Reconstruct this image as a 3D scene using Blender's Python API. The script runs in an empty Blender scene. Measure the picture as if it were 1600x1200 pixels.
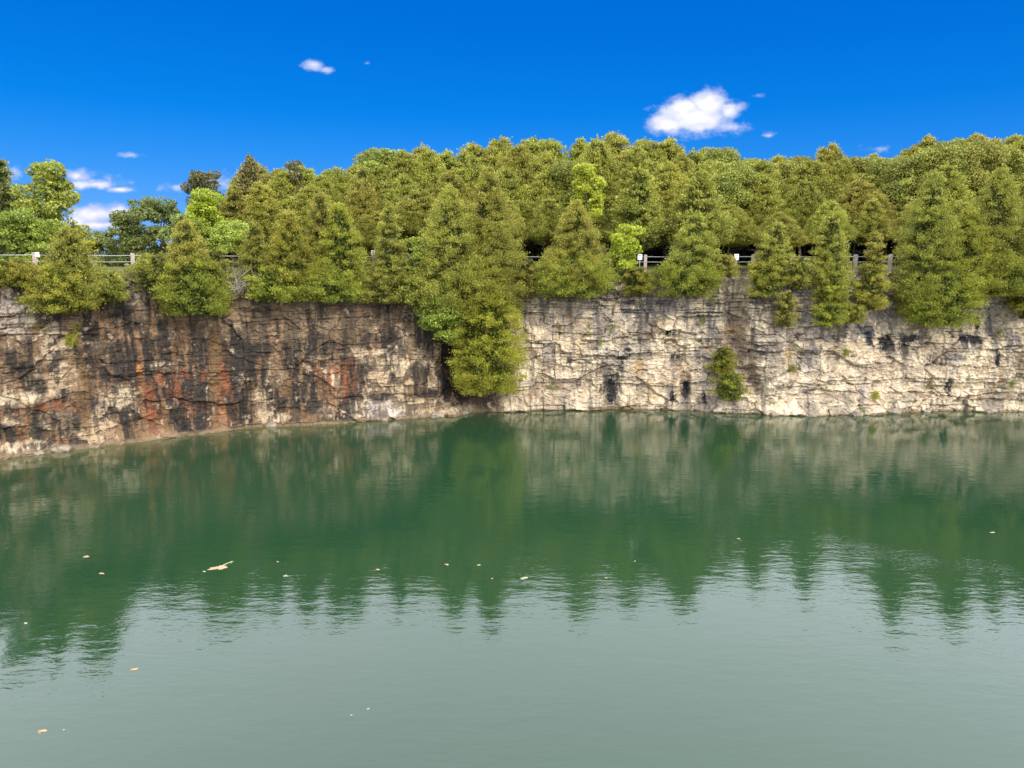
import bpy, math, random
import numpy as np
from math import radians, sin, cos, pi

# ------------------------------------------------------------------ camera, sky, sun, exposure
S = bpy.context.scene
C = S.collection
CAMH, PITCH, F = 12.0, radians(9.7), 1110.0
cam = bpy.data.objects.new('camera', bpy.data.cameras.new('camera'))
C.objects.link(cam)
cam.location = (0, 0, CAMH)
cam.rotation_euler = (radians(90) - PITCH, 0, 0)
cam.data.sensor_width = 36
cam.data.lens = F / 1600 * 36
cam.data.clip_end = 5000
S.camera = cam
S.view_settings.view_transform = 'Standard'
S.view_settings.look = 'None'
S.view_settings.exposure = 0.0
S.view_settings.gamma = 1

def ray(px, py):
    x, y = (px - 800) / F, (600 - py) / F
    return np.array([x, cos(PITCH) + y * sin(PITCH), -sin(PITCH) + y * cos(PITCH)])
def at(px, py, Y):
    d = ray(px, py)
    return np.array([0, 0, CAMH]) + d * (Y / d[1])
def on_water(px, py):
    d = ray(px, py)
    return np.array([0, 0, CAMH]) + d * (-CAMH / d[2])
def project(X, Y, Z):
    z = Z - CAMH
    dep = Y * cos(PITCH) - z * sin(PITCH)
    up = Y * sin(PITCH) + z * cos(PITCH)
    return 800 + F * X / dep, 600 - F * up / dep

SUN_DIR = np.array([0.50, -0.72, 0.66]); SUN_DIR = SUN_DIR / np.linalg.norm(SUN_DIR)
W = bpy.data.worlds.new('World'); S.world = W; W.use_nodes = True
def world():
    nt = W.node_tree; nd = nt.nodes; lk = nt.links
    for n in list(nd): nd.remove(n)
    def N(t, **k):
        n = nd.new(t)
        for a, b in k.items(): setattr(n, a, b)
        return n
    def M(op, a, b=None, c=None, clamp=False):
        n = N('ShaderNodeMath', operation=op, use_clamp=clamp)
        for i, v in enumerate((a, b, c)):
            if v is None: continue
            if isinstance(v, (int, float)): n.inputs[i].default_value = v
            else: lk.new(v, n.inputs[i])
        return n.outputs[0]
    def VM(op, a, b):
        n = N('ShaderNodeVectorMath', operation=op)
        for i, v in enumerate((a, b)):
            if isinstance(v, tuple): n.inputs[i].default_value = v
            else: lk.new(v, n.inputs[i])
        return n
    def smooth(v, a, b):
        n = N('ShaderNodeMapRange', interpolation_type='SMOOTHSTEP')
        lk.new(v, n.inputs[0]); n.inputs[1].default_value = a; n.inputs[2].default_value = b
        return n.outputs[0]
    def mix(f, a, b):
        n = N('ShaderNodeMix', data_type='RGBA')
        for i, v in ((0, f), (6, a), (7, b)):
            if isinstance(v, (tuple, int, float)): n.inputs[i].default_value = v
            else: lk.new(v, n.inputs[i])
        return n.outputs[2]
    sky = N('ShaderNodeTexSky', sky_type='NISHITA')
    sky.sun_disc = False
    sky.sun_elevation = math.asin(SUN_DIR[2])
    sky.sun_rotation = math.atan2(SUN_DIR[0], SUN_DIR[1])
    sky.air_density = 1.0; sky.dust_density = 0.1; sky.ozone_density = 4.0
    hs = N('ShaderNodeHueSaturation')
    hs.inputs['Saturation'].default_value = SKY_SAT
    hs.inputs['Hue'].default_value = SKY_HUE
    hs.inputs['Value'].default_value = SKY_VAL
    lk.new(sky.outputs[0], hs.inputs['Color'])
    tc = N('ShaderNodeTexCoord')
    sp = N('ShaderNodeSeparateXYZ'); lk.new(tc.outputs['Generated'], sp.inputs[0])
    yy = M('MAXIMUM', sp.outputs[1], 0.01)
    cb = N('ShaderNodeCombineXYZ')
    lk.new(M('DIVIDE', sp.outputs[0], yy), cb.inputs[0])
    lk.new(M('DIVIDE', sp.outputs[2], yy), cb.inputs[1])
    uv = cb.outputs[0]
    field = None
    for px, py, rx, ry, s in CLOUDS:
        d = ray(px, py)
        u, w = d[0] / d[1], d[2] / d[1]
        k = F * 0.97
        a = VM('SUBTRACT', uv, (u, w, 0.0)).outputs[0]
        b = VM('MULTIPLY', a, (k / rx, k / ry, 0.0)).outputs[0]
        ln = N('ShaderNodeVectorMath', operation='LENGTH'); lk.new(b, ln.inputs[0])
        v = M('MULTIPLY', M('SUBTRACT', 1.35, ln.outputs['Value'], clamp=False), s)
        field = v if field is None else M('SMOOTH_MAX', field, v, 0.25)
    no = N('ShaderNodeTexNoise', noise_dimensions='2D')
    no.inputs['Scale'].default_value = 38; no.inputs['Detail'].default_value = 8; no.inputs['Roughness'].default_value = 0.62
    st = VM('MULTIPLY', uv, (1.0, 1.7, 1.0)).outputs[0]
    lk.new(st, no.inputs['Vector'])
    nz = M('SUBTRACT', no.outputs[0], 0.5)
    mask = smooth(M('MULTIPLY_ADD', nz, 1.6, field), 0.10, 1.02)
    # cloud shading: noise-driven billows, lilac underside
    no2 = N('ShaderNodeTexNoise', noise_dimensions='2D')
    no2.inputs['Scale'].default_value = 26; no2.inputs['Detail'].default_value = 5
    lk.new(VM('ADD', st, (0.006, 0.011, 0)).outputs[0], no2.inputs['Vector'])
    cc = mix(smooth(M('MULTIPLY_ADD', no2.outputs[0], 0.9, M('MULTIPLY', field, 0.42)), 0.62, 1.06),
             (4.6, 5.4, 8.2, 1), (8.6, 8.5, 9.0, 1))
    blue = mix(0.78, hs.outputs[0], mix(smooth(sp.outputs[2], 0.05, 0.33), (0.06, 2.15, 8.0, 1), (0.0, 1.25, 6.2, 1)))
    col = mix(M('MULTIPLY', mask, smooth(sp.outputs[1], 0.02, 0.2)), blue, cc)
    # bright broken cloud deck above the picture
    no3 = N('ShaderNodeTexNoise'); no3.inputs['Scale'].default_value = 2.2; no3.inputs['Detail'].default_value = 4
    lk.new(tc.outputs['Generated'], no3.inputs['Vector'])
    hi = smooth(M('MULTIPLY_ADD', M('SUBTRACT', no3.outputs[0], 0.5), 0.05, sp.outputs[2]), DECK[0], DECK[1])
    back = smooth(sp.outputs[1], 0.15, -0.35)  # unseen cloud bank behind the camera, added for whiter fill light
    hi = M('MAXIMUM', hi, back)
    dk = mix(no3.outputs[0], (DECK[2] * .82, DECK[2] * .90, DECK[2] * 1.03, 1), (DECK[2] * .93, DECK[2] * .96, DECK[2] * 1.05, 1))
    col = mix(hi, col, dk)
    bg = N('ShaderNodeBackground'); bg.inputs['Strength'].default_value = 0.12
    lk.new(col, bg.inputs['Color'])
    out = N('ShaderNodeOutputWorld'); lk.new(bg.outputs[0], out.inputs[0])
SKY_SAT, SKY_HUE, SKY_VAL = 1.6, 0.502, 1.0
DECK = (0.335, 0.39, 25.0)
CLOUDS = [(1085, 184, 60, 24, 1.2), (1104, 162, 30, 21, 1.2), (1070, 172, 34, 20, 1.1), (1044, 193, 36, 16, 1.1), (1138, 174, 24, 18, .8), (1140, 198, 28, 10, .7),
          (490, 101, 17, 8, .8), (510, 109, 13, 5, .7), (573, 99, 5, 3, .5),
          (122, 274, 22, 11, .85), (146, 288, 50, 8, .9), (186, 296, 26, 5, .8), (172, 278, 14, 8, .5),
          (148, 335, 42, 16, 1.1), (185, 333, 26, 13, 1), (118, 347, 26, 10, 1), (150, 352, 50, 8, 1), (205, 243, 16, 5, .5), (108, 312, 20, 8, .45),
          (275, 292, 28, 7, .5), (335, 282, 28, 14, .6), (1200, 212, 13, 5, .55), (1185, 149, 11, 3, .4), (1370, 232, 26, 5, .4),
          (18, 268, 16, 12, .5)]
world()
sl = bpy.data.lights.new('sun', 'SUN'); sl.energy = 3.3; sl.angle = radians(7); sl.color = (1.0, 0.95, 0.86)
so = bpy.data.objects.new('sun', sl); C.objects.link(so)
from mathutils import Vector, Matrix
so.rotation_euler = Vector(SUN_DIR).to_track_quat('Z', 'Y').to_euler()

# ------------------------------------------------------------------ helpers
def tag(o, label=None, cat=None, group=None, kind=None):
    if label: o['label'] = label
    if cat: o['category'] = cat
    if group: o['group'] = group
    if kind: o['kind'] = kind
    return o
def empty(name, loc=(0, 0, 0), rz=0.0):
    o = bpy.data.objects.new(name, None); C.objects.link(o)
    o.location = loc; o.rotation_euler = (0, 0, rz); o.empty_display_size = 0.3
    return o
def mesh_np(name, V, Q, mat, parent=None, attrs=None, smooth=False, cols=None):
    """V (n,3) verts, Q (m,k) faces of k corners"""
    me = bpy.data.meshes.new(name)
    V = np.ascontiguousarray(V, dtype=np.float32); Q = np.ascontiguousarray(Q, dtype=np.int32)
    n, (m, k) = len(V), Q.shape
    me.vertices.add(n); me.vertices.foreach_set('co', V.ravel())
    me.loops.add(m * k); me.loops.foreach_set('vertex_index', Q.ravel())
    me.polygons.add(m); me.polygons.foreach_set('loop_start', np.arange(0, m * k, k, dtype=np.int32))
    me.polygons.foreach_set('use_smooth', np.full(m, smooth))
    me.update(calc_edges=True)
    for a, v in (attrs or {}).items():
        at_ = me.attributes.new(a, 'FLOAT', 'POINT'); at_.data.foreach_set('value', np.asarray(v, dtype=np.float32))
    for a, v in (cols or {}).items():
        at_ = me.attributes.new(a, 'FLOAT_COLOR', 'POINT')
        v4 = np.ones((n, 4), np.float32); v4[:, :3] = v
        at_.data.foreach_set('color', v4.ravel())
    me.validate(clean_customdata=False)
    me.materials.append(mat)
    o = bpy.data.objects.new(name, me); C.objects.link(o); o.parent = parent
    return o
def merge(parts):
    vs, qs, b = [], [], 0
    for v, q in parts:
        vs.append(v); qs.append(np.asarray(q) + b); b += len(v)
    return np.vstack(vs), np.vstack(qs)
_tab = {}
def vnoise(x, y, seed=0):
    if seed not in _tab: _tab[seed] = np.random.RandomState(seed + 77).rand(256, 256)
    T = _tab[seed]
    xi, yi = np.floor(x).astype(int), np.floor(y).astype(int)
    fx, fy = x - xi, y - yi
    fx = fx * fx * (3 - 2 * fx); fy = fy * fy * (3 - 2 * fy)
    g = lambda i, j: T[(xi + i) & 255, (yi + j) & 255]
    return (g(0, 0) * (1 - fx) + g(1, 0) * fx) * (1 - fy) + (g(0, 1) * (1 - fx) + g(1, 1) * fx) * fy
def fbm(x, y, oct=4, seed=0, gain=0.5):
    a, t, s = 1.0, 0.0, 0.0
    for i in range(oct):
        t = t + a * vnoise(x * 2 ** i + 13.7 * i, y * 2 ** i + 7.1 * i, seed + i); s += a; a *= gain
    return t / s
def sstep(x, a, b):
    t = np.clip((x - a) / (b - a), 0, 1); return t * t * (3 - 2 * t)
def hash2(i, j, seed=0):
    v = np.sin(i * 127.1 + j * 311.7 + seed * 74.7) * 43758.5453
    return v - np.floor(v)

class NT:
    def __init__(s, name):
        s.m = bpy.data.materials.new(name); s.m.use_nodes = True
        s.nt = s.m.node_tree; s.b = s.nt.nodes['Principled BSDF']
    def n(s, t, **k):
        x = s.nt.nodes.new(t)
        for a, b in k.items():
            if a in x.inputs and not hasattr(x, a): x.inputs[a].default_value = b
            else: setattr(x, a, b)
        return x
    def l(s, a, b): s.nt.links.new(a, b)
    def noise(s, scale, detail=4, vec=None, rough=0.5):
        x = s.n('ShaderNodeTexNoise'); x.inputs['Scale'].default_value = scale; x.inputs['Detail'].default_value = detail
        x.inputs['Roughness'].default_value = rough
        if vec is not None: s.l(vec, x.inputs['Vector'])
        return x.outputs[0]
    def ramp(s, v, stops):
        r = s.n('ShaderNodeValToRGB'); e = r.color_ramp.elements
        while len(e) < len(stops): e.new(0.5)
        for x, (p, c) in zip(e, stops): x.position = p; x.color = (*c, 1) if len(c) == 3 else c
        s.l(v, r.inputs[0]); return r.outputs[0]
    def mix(s, f, a, b, bt='MIX'):
        x = s.n('ShaderNodeMix', data_type='RGBA', blend_type=bt)
        for i, v in ((0, f), (6, a), (7, b)):
            if isinstance(v, (tuple, float, int)): x.inputs[i].default_value = v
            else: s.l(v, x.inputs[i])
        return x.outputs[2]
    def math(s, op, a, b=None):
        x = s.n('ShaderNodeMath', operation=op)
        for i, v in enumerate((a, b)):
            if v is None: continue
            if isinstance(v, (float, int)): x.inputs[i].default_value = v
            else: s.l(v, x.inputs[i])
        return x.outputs[0]
    def bump(s, h, strength, dist=0.05):
        x = s.n('ShaderNodeBump'); x.inputs['Strength'].default_value = strength; x.inputs['Distance'].default_value = dist
        s.l(h, x.inputs['Height']); s.l(x.outputs[0], s.b.inputs['Normal']); return x
    def obj(s): return s.n('ShaderNodeTexCoord').outputs['Object']
    def attr(s, name, out='Color'): 
        x = s.n('ShaderNodeAttribute', attribute_name=name); return x.outputs[out]

def foliage_mat(name, dark, mid, light, tip, trans=0.33):
    t = NT(name); b = t.b
    v = t.attr('tint', 'Fac')
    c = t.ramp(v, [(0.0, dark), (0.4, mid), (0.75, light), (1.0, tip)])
    oi = t.n('ShaderNodeObjectInfo')
    hs = t.n('ShaderNodeHueSaturation')
    t.l(t.math('MULTIPLY_ADD', oi.outputs['Random'], 0.035) , hs.inputs['Hue'])
    hs.inputs['Hue'].default_value = 0.5
    mm = hs.inputs['Hue'].links[0].from_node; mm.inputs[2].default_value = 0.484; hs.inputs['Saturation'].default_value = 0.97
    w = t.n('ShaderNodeTexWhiteNoise', noise_dimensions='1D'); t.l(oi.outputs['Random'], w.inputs['W'])
    m2 = t.math('MULTIPLY_ADD', w.outputs['Value'], 0.42); m2.node.inputs[2].default_value = 1.12
    t.l(m2, hs.inputs['Value'])
    t.l(c, hs.inputs['Color'])
    t.l(hs.outputs[0], b.inputs['Base Color'])
    b.inputs['Roughness'].default_value = 0.55
    b.inputs['Specular IOR Level'].default_value = 0.25
    tr = t.n('ShaderNodeBsdfTranslucent'); t.l(hs.outputs[0], tr.inputs['Color'])
    mx = t.n('ShaderNodeMixShader'); mx.inputs[0].default_value = trans
    t.l(b.outputs[0], mx.inputs[1]); t.l(tr.outputs[0], mx.inputs[2])
    t.l(mx.outputs[0], t.nt.nodes['Material Output'].inputs[0])
    return t.m
CEDAR = foliage_mat('cedar foliage', (.055, .062, .010), (.18, .178, .026), (.33, .31, .045), (.46, .39, .075))
CEDARG = foliage_mat('green cedar foliage', (.050, .064, .008), (.178, .182, .019), (.335, .315, .032), (.46, .41, .058))
HANG = foliage_mat('bright cedar foliage', (.055, .072, .008), (.195, .205, .018), (.36, .35, .03), (.48, .44, .06))
LEAF = foliage_mat('broad leaf foliage', (.07, .095, .014), (.19, .225, .03), (.35, .38, .055), (.50, .50, .10), 0.35)
LEAFY = foliage_mat('yellow green leaf foliage', (.14, .16, .012), (.31, .33, .022), (.50, .50, .04), (.62, .60, .08), 0.35)
GREYG = foliage_mat('grey green foliage', (.055, .07, .02), (.15, .17, .04), (.26, .28, .08), (.36, .36, .13))
WOODL = foliage_mat('wood broad leaf foliage', (.05, .065, .012), (.17, .18, .028), (.33, .32, .05), (.46, .40, .08), 0.3)
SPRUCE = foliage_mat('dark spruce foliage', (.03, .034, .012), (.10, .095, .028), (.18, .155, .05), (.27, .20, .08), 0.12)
def bark_mat():
    t = NT('bark'); o = t.obj()
    mp = t.n('ShaderNodeMapping'); mp.inputs['Scale'].default_value = (6, 6, 1.2); t.l(o, mp.inputs[0])
    v = t.noise(4, 6, mp.outputs[0])
    t.l(t.ramp(v, [(0.3, (.05, .038, .03)), (0.7, (.20, .16, .13))]), t.b.inputs['Base Color'])
    t.b.inputs['Roughness'].default_value = 0.9; t.bump(v, 0.6, 0.03); return t.m
BARK = bark_mat()
def dead_mat():
    t = NT('dead grey wood'); v = t.noise(5, 5, t.obj())
    t.l(t.ramp(v, [(0.3, (.20, .16, .13)), (0.7, (.48, .42, .36))]), t.b.inputs['Base Color'])
    t.b.inputs['Roughness'].default_value = 0.9; return t.m
DEAD = dead_mat()

# ------------------------------------------------------------------ the cliff line
WL_PX = [(0, 717), (50, 710), (100, 703), (200, 688), (300, 675), (400, 667), (500, 661), (600, 654), (700, 648), (790, 641),
         (900, 640), (1000, 640), (1100, 642), (1180, 646), (1250, 647), (1400, 645), (1500, 644), (1600, 645)]
pts = [on_water(*p)[:2] for p in WL_PX]
d0 = pts[0] - pts[3]; d0 /= np.linalg.norm(d0)
pre = [pts[0] + d0 * 60 + np.array([14, -22]), pts[0] + d0 * 34 + np.array([3, -7]), pts[0] + d0 * 15]
post = [pts[-1] + np.array([14, -0.5]), pts[-1] + np.array([30, -4]), pts[-1] + np.array([50, -16]), pts[-1] + np.array([62, -44])]
poly = np.array(pre + pts + post)
seg = np.linalg.norm(np.diff(poly, axis=0), axis=1); cum = np.concatenate([[0], np.cumsum(seg)])
S0, S1 = cum[len(pre)], cum[len(pre) + len(pts) - 1]        # arc length of the picture's left and right border
def wall_at(s):
    x = np.interp(s, cum, poly[:, 0]); y = np.interp(s, cum, poly[:, 1]); return x, y
ds = np.concatenate([np.arange(0, S0 - 12, 0.35), np.arange(S0 - 12, S1 + 12, 0.058), np.arange(S1 + 12, cum[-1], 0.35)])
bx, by = wall_at(ds)
def smooth1(v, s, w):
    # box smoothing along s by interpolation
    return sum(np.interp(s + k * w / 3, s, v) for k in (-3, -2, -1, 0, 1, 2, 3)) / 7
bx, by = smooth1(bx, ds, 1.0), smooth1(by, ds, 1.0)
tx, ty = np.gradient(bx, ds), np.gradient(by, ds); tl = np.hypot(tx, ty); tx, ty = tx / tl, ty / tl
nx, ny = ty, -tx                                             # toward the water
# lip of the rock in picture rows
LIP = [(-400, 445), (0, 442), (50, 434), (120, 440), (190, 432), (230, 438), (300, 450), (350, 448), (385, 452), (420, 462), (470, 470),
       (560, 474), (640, 474), (700, 470), (800, 466), (840, 456), (900, 452), (935, 440), (1000, 438), (1060, 440), (1110, 432), (1125, 420),
       (1180, 418), (1200, 424), (1212, 432), (1260, 440), (1300, 436), (1320, 421), (1392, 424), (1405, 438), (1440, 450), (1520, 458), (1560, 456),
       (1600, 462), (2000, 455)]
lx, ly = np.array(LIP).T
colpx, _ = project(bx, by, np.full_like(bx, 6.0))
inview = (by > 25)
lpy = np.where(inview, np.interp(colpx, lx, ly), 440)
def z_of(py, X, Y):
    y = (600 - py) / F
    return CAMH + Y * (-sin(PITCH) + y * cos(PITCH)) / (cos(PITCH) + y * sin(PITCH))
lipz = np.where(inview, z_of(lpy, bx, by + 0.6), 10.8)
lipz = np.clip(lipz, 8.5, 11.75) + 0.30 * (fbm(ds / 1.3, ds * 0, 3, 5) - 0.5)
NZ = 205
Z0 = -1.2
t = np.linspace(0, 1, NZ)[None, :]
zz = Z0 + (lipz[:, None] - Z0) * t
ss = np.repeat(ds[:, None], NZ, 1)
px, py = project(bx[:, None] + 0 * zz, by[:, None] + 0 * zz, zz)
left = sstep(-px, -800, -770)            # 1 on the stained left wall
def voro(x, y, seed):
    xi, yi = np.floor(x), np.floor(y); d1 = np.full(x.shape, 9.); d2 = d1.copy(); idc = d1 * 0
    for a in (-1, 0, 1):
        for b in (-1, 0, 1):
            cx, cy = xi + a, yi + b
            jx, jy = cx + hash2(cx, cy, seed), cy + hash2(cx, cy, seed + 1)
            d = np.maximum(np.abs(x - jx), np.abs(y - jy)) + 0.15 * (np.abs(x - jx) + np.abs(y - jy)); h = hash2(cx, cy, seed + 2)
            n_ = d < d1; d2 = np.where(n_, d1, np.minimum(d2, d)); idc = np.where(n_, h, idc); d1 = np.where(n_, d, d1)
    return idc - 0.5, d2 - d1
wx = 0.25 * (fbm(ss / .9, zz / .9, 3, 801) - .5); wz = 0.18 * (fbm(ss / .9, zz / .9, 3, 802) - .5)
vA, eA = voro((ss + wx * 2) / 3.4, (zz + wz * 2) / 1.9, 1)
vB, eB = voro((ss + wx) / 1.25, (zz + wz) / .62, 4)
vC, eC = voro((ss + wx * .6) / .5, (zz + wz * .6) / .24, 7)
# bedding: irregular layers
rs = np.random.RandomState(4)
edges = [-2.0]
while edges[-1] < 13: edges.append(edges[-1] + rs.choice([0.22, 0.32, 0.45, 0.62, 0.9, 1.2], p=[.2, .2, .2, .18, .13, .09]))
edges = np.array(edges)
zw = zz + 0.55 * (fbm(ss / 9, ss * 0 + 3, 3, 11) - 0.5) + 0.22 * (fbm(ss / 1.6, zz / 1.6, 3, 12) - 0.5) + 0.7 * vA - 0.012 * (ss - 60)
li = np.searchsorted(edges, zw) - 1
lo, hi_ = edges[li], edges[np.minimum(li + 1, len(edges) - 1)]
tz = (zw - lo) / (hi_ - lo)
lay = hash2(li, 0 * li, 3) - 0.5
bw = 0.7 + 2.6 * hash2(li, li * 0 + 5, 1)
sw = ss + 0.35 * (fbm(ss / 1.1, zz / 0.9, 3, 21) - 0.5)
bi = np.floor(sw / bw + hash2(li, li * 0 + 9, 2) * 5); fb = sw / bw + hash2(li, li * 0 + 9, 2) * 5 - bi
blk = hash2(li, bi, 7) - 0.5
# large buttresses and alcoves
LI = np.floor((zw + 1.3) / 3.1); LB = np.floor(sw / 5.3 + hash2(LI, LI * 0, 4) * 3)
big = hash2(LI, LB, 8) - 0.5
gz = np.minimum(tz, 1 - tz) * (hi_ - lo); gs = np.minimum(fb, 1 - fb) * bw
tall = np.where(hash2(bi, li, 15) > 0.45, 1.0, 0.25)
lgrp = np.where(hash2(li, 0 * li, 31) > 0.45, 1.0, 0.35) * sstep(fbm(ss / 1.5, zz / 0.9, 3, 33), 0.38, 0.66)
crack = -0.12 * np.exp(-(gz / 0.055) ** 2) * lgrp - 0.12 * np.exp(-(gs / 0.055) ** 2) * tall * np.sqrt(lgrp)
blocks = .55 * vA + .24 * vB + .09 * vC - .04 * np.exp(-(eB / .05) ** 2) * (fbm(ss / 1.3, zz / 1., 3, 830) > .5) - .015 * np.exp(-(eC / .10) ** 2) - .10 * np.exp(-(eA / .03) ** 2)
rough = (fbm(ss / 1.0, zz / 0.8, 5, 40, 0.6) - 0.5)
und = (fbm(ss / 9, zz / 14, 2, 50) - 0.5)
mid = (fbm(ss / 2.6, zz / 2.2, 3, 60) - 0.5)
flute = (fbm(ss / 0.7, zz / 5.0, 3, 70) - 0.5)
chip = (np.abs(fbm(ss / 0.45, zz / 0.3, 3, 90) - 0.5))
kb = 1 - 0.45 * left
disp = (1.4 * und + 0.55 * mid + 0.28 * rough + kb * (0.38 * lay * sstep(fbm(ss / 5, zz / 4, 2, 34), 0.35, 0.6) + 0.30 * blk * lgrp + 0.42 * big) + crack * (1 - 0.35 * left) + blocks * (1 - .35 * left)
        + 0.28 * left * flute - 0.35 * chip)
disp = disp + 0.25 * np.exp(-((zz - 0.1) / 0.5) ** 2) + left * 0.30 * sstep(-zz, -0.5, 0.1) * (0.6 + 0.8 * fbm(ss / 1.2, zz, 2, 88))
def el(cx, cy, rx, ry, soft=0.35, nz=0.6, seed=200):
    """ragged ellipse mask in the wall's own surface coordinates (given by where it sits in the photograph)"""
    d = np.sqrt(((px - cx) / rx) ** 2 + ((py - cy) / ry) ** 2)
    return sstep(-(d + nz * 2 * NOI[seed]), -1 - soft, -1 + soft)
NOI = {200: fbm(ss / 0.8, zz / 1.2, 5, 200, 0.65) - 0.5, 201: fbm(ss / 0.35, zz / 2.0, 4, 210, 0.6) - 0.5}
# alcove behind the hanging cedar, notch at the brown chute
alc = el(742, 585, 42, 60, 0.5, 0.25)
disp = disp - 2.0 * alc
disp = disp - 1.1 * el(1150, 470, 18, 90, 0.4, 0.2) - 0.5 * el(1070, 610, 9, 40, 0.4, 0.2) + 0.7 * el(1205, 560, 26, 60, 0.25, 0.25) + 0.7 * el(1340, 440, 30, 26, 0.3, 0.2)
disp = disp - 0.6 * el(1400, 470, 60, 25, .5, .3) + 0.5 * el(1225, 445, 30, 34, 0.2, 0.15) - 0.3 * el(955, 612, 14, 34, .3, .3)
disp = disp - 0.10 * np.clip(zz, 0, 20)                      # slight batter
# right wall foot: broken boulders
disp = disp + (1 - left) * 0.5 * sstep(-zz, -2.2, 0.2) * (fbm(ss / 1.7, zz / 1.1, 4, 95) - 0.2) * sstep(px, 1150, 1300)
VX = bx[:, None] + nx[:, None] * disp; VY = by[:, None] + ny[:, None] * disp
zj = zz + 0.05 * (fbm(ss / 0.4, zz / 0.4, 2, 97) - 0.5) * (t > 0.01)
# ---- colour of the rock: limestone, lichen grey, water stains, iron seeps, painted alcove shade
def lerp(a, b, m): return a + (np.array(b)[None, None, :] - a) * m[..., None]
n1 = fbm(ss / 3.0, zz / 2.4, 5, 300, 0.6); n2 = fbm(ss / 0.5, zz / 0.4, 4, 310, 0.6)
st1 = fbm(ss / 0.55, zz / 3.4, 5, 320, 0.6); st2 = fbm(ss / 1.6, zz / 4.5, 5, 330, 0.65); n3 = fbm(ss / 0.22, zz / 0.25, 3, 340, 0.7)
fine = fbm(ss / 0.30, zz / 0.9, 4, 345, 0.7)
col = np.zeros(px.shape + (3,)); col[:] = (.55, .445, .305)
col = lerp(col, (.66, .545, .375), sstep(n1, .42, .62))
col = lerp(col, (.43, .31, .19), 0.8 * sstep(n2, .52, .72))
col = lerp(col, (.26, .21, .165), 0.6 * sstep(fine, .50, .70))
hz = sstep(zz, 5.2, 9.5)
col = lerp(col, (.25, .215, .19), 0.60 * sstep(st2 + 0.06 * hz, .53, .68))
col = lerp(col, (.13, .115, .105), 0.75 * sstep(st1 + 0.03 * hz, .60, .74))
col = lerp(col, (.20, .115, .05), 0.6 * sstep(fbm(ss / 0.9, zz / 1.2, 5, 350, .7), .58, .72))
# left wall
L = np.zeros_like(col); L[:] = (.095, .062, .038)
L = lerp(L, (.24, .150, .085), sstep(st2 * 0.5 + n1 * 0.5, .43, .60))
L = lerp(L, (.040, .033, .028), 0.95 * sstep(fbm(ss / 1.3, zz / 2.4, 6, 360, .7), .45, .56))
L = lerp(L, (.46, .35, .23), 0.9 * sstep(n3 * .5 + n2 * .5, .585, .65))
L = lerp(L, (.03, .027, .025), 0.85 * sstep(fbm(ss / .4, zz / 4.5, 5, 321, .65), .52, .60))
L = lerp(L, (.30, .175, .09), 0.6 * sstep(fbm(ss / .5, zz / 5, 5, 322, .65), .56, .64))
upper = el(470, 500, 150, 45, .5, .5)
L = lerp(L, (.27, .185, .115), 0.75 * upper * sstep(fbm(ss / .35, zz / 3, 4, 372), .36, .55))
L = lerp(L, (.10, .075, .05), 0.8 * upper * sstep(st1, .50, .60))
fine2 = .55 * fbm(ss / .22, zz / 1.1, 5, 820, .75) + .3 * n2 + .15 * (vB + .5)
def patch(A, lst, c, k=1.0, brkt=.42, seed=200, brk=True, streak=False, **kw):
    for cx, cy, rx, ry in lst:
        m = el(cx, cy, rx, ry, seed=seed, **kw) * k
        if brk: m = m * (0.15 + 0.85 * sstep(fine2, brkt, brkt + .10))
        if streak: m = m * sstep(fbm(ss / 0.4, zz / 1.6, 5, 380, .7), .38, .62)
        A = lerp(A, c, m)
    return A
CREAM = [(25, 490, 34, 36), (90, 545, 30, 36), (75, 598, 36, 18), (30, 622, 36, 14), (120, 610, 12, 30), (20, 660, 20, 10), (150, 672, 26, 14), (60, 700, 60, 10), (95, 655, 26, 20),
         (185, 622, 26, 20), (165, 545, 14, 14), (255, 573, 24, 8), (162, 655, 20, 20), (430, 585, 13, 26), (408, 640, 12, 32), (425, 652, 35, 7), (560, 552, 20, 8), (588, 562, 28, 14),
         (603, 600, 30, 30), (634, 550, 20, 30), (660, 560, 16, 16), (590, 640, 40, 16), (655, 634, 56, 12), (520, 590, 10, 20), (682, 590, 12, 22), (505, 642, 16, 9),
         (700, 640, 40, 7), (225, 490, 12, 14), (10, 540, 10, 10), (375, 600, 8, 8), (495, 560, 10, 6), (735, 640, 40, 5), (180, 480, 10, 10), (60, 470, 40, 12), (215, 465, 25, 14)]
L = patch(L, CREAM, (.54, .42, .28), .95, .465)
L = patch(L, CREAM[::2], (.40, .27, .15), .6, .50)
L = patch(L, [(25, 490, 30, 34), (60, 470, 44, 14), (200, 450, 60, 16), (430, 462, 26, 8), (600, 640, 26, 14)], (.44, .38, .34), .7)
BLK = [(25, 570, 24, 26), (45, 600, 14, 20), (65, 605, 12, 16), (205, 500, 30, 18), (190, 470, 20, 12), (185, 565, 40, 30), (300, 610, 20, 24), (95, 660, 18, 20), (120, 650, 8, 20),
       (370, 620, 16, 40), (500, 540, 28, 18), (400, 545, 30, 12), (545, 570, 10, 12), (665, 530, 22, 22), (655, 580, 12, 16), (595, 620, 18, 8), (600, 530, 30, 10), (670, 615, 18, 8),
       (480, 635, 30, 14), (440, 625, 12, 22), (390, 570, 14, 30), (615, 588, 5, 8), (5, 675, 20, 14), (330, 565, 14, 18), (455, 560, 20, 24), (700, 560, 18, 60), (250, 540, 16, 14)]
L = patch(L, BLK, (.034, .028, .024), .95, .42)
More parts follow.
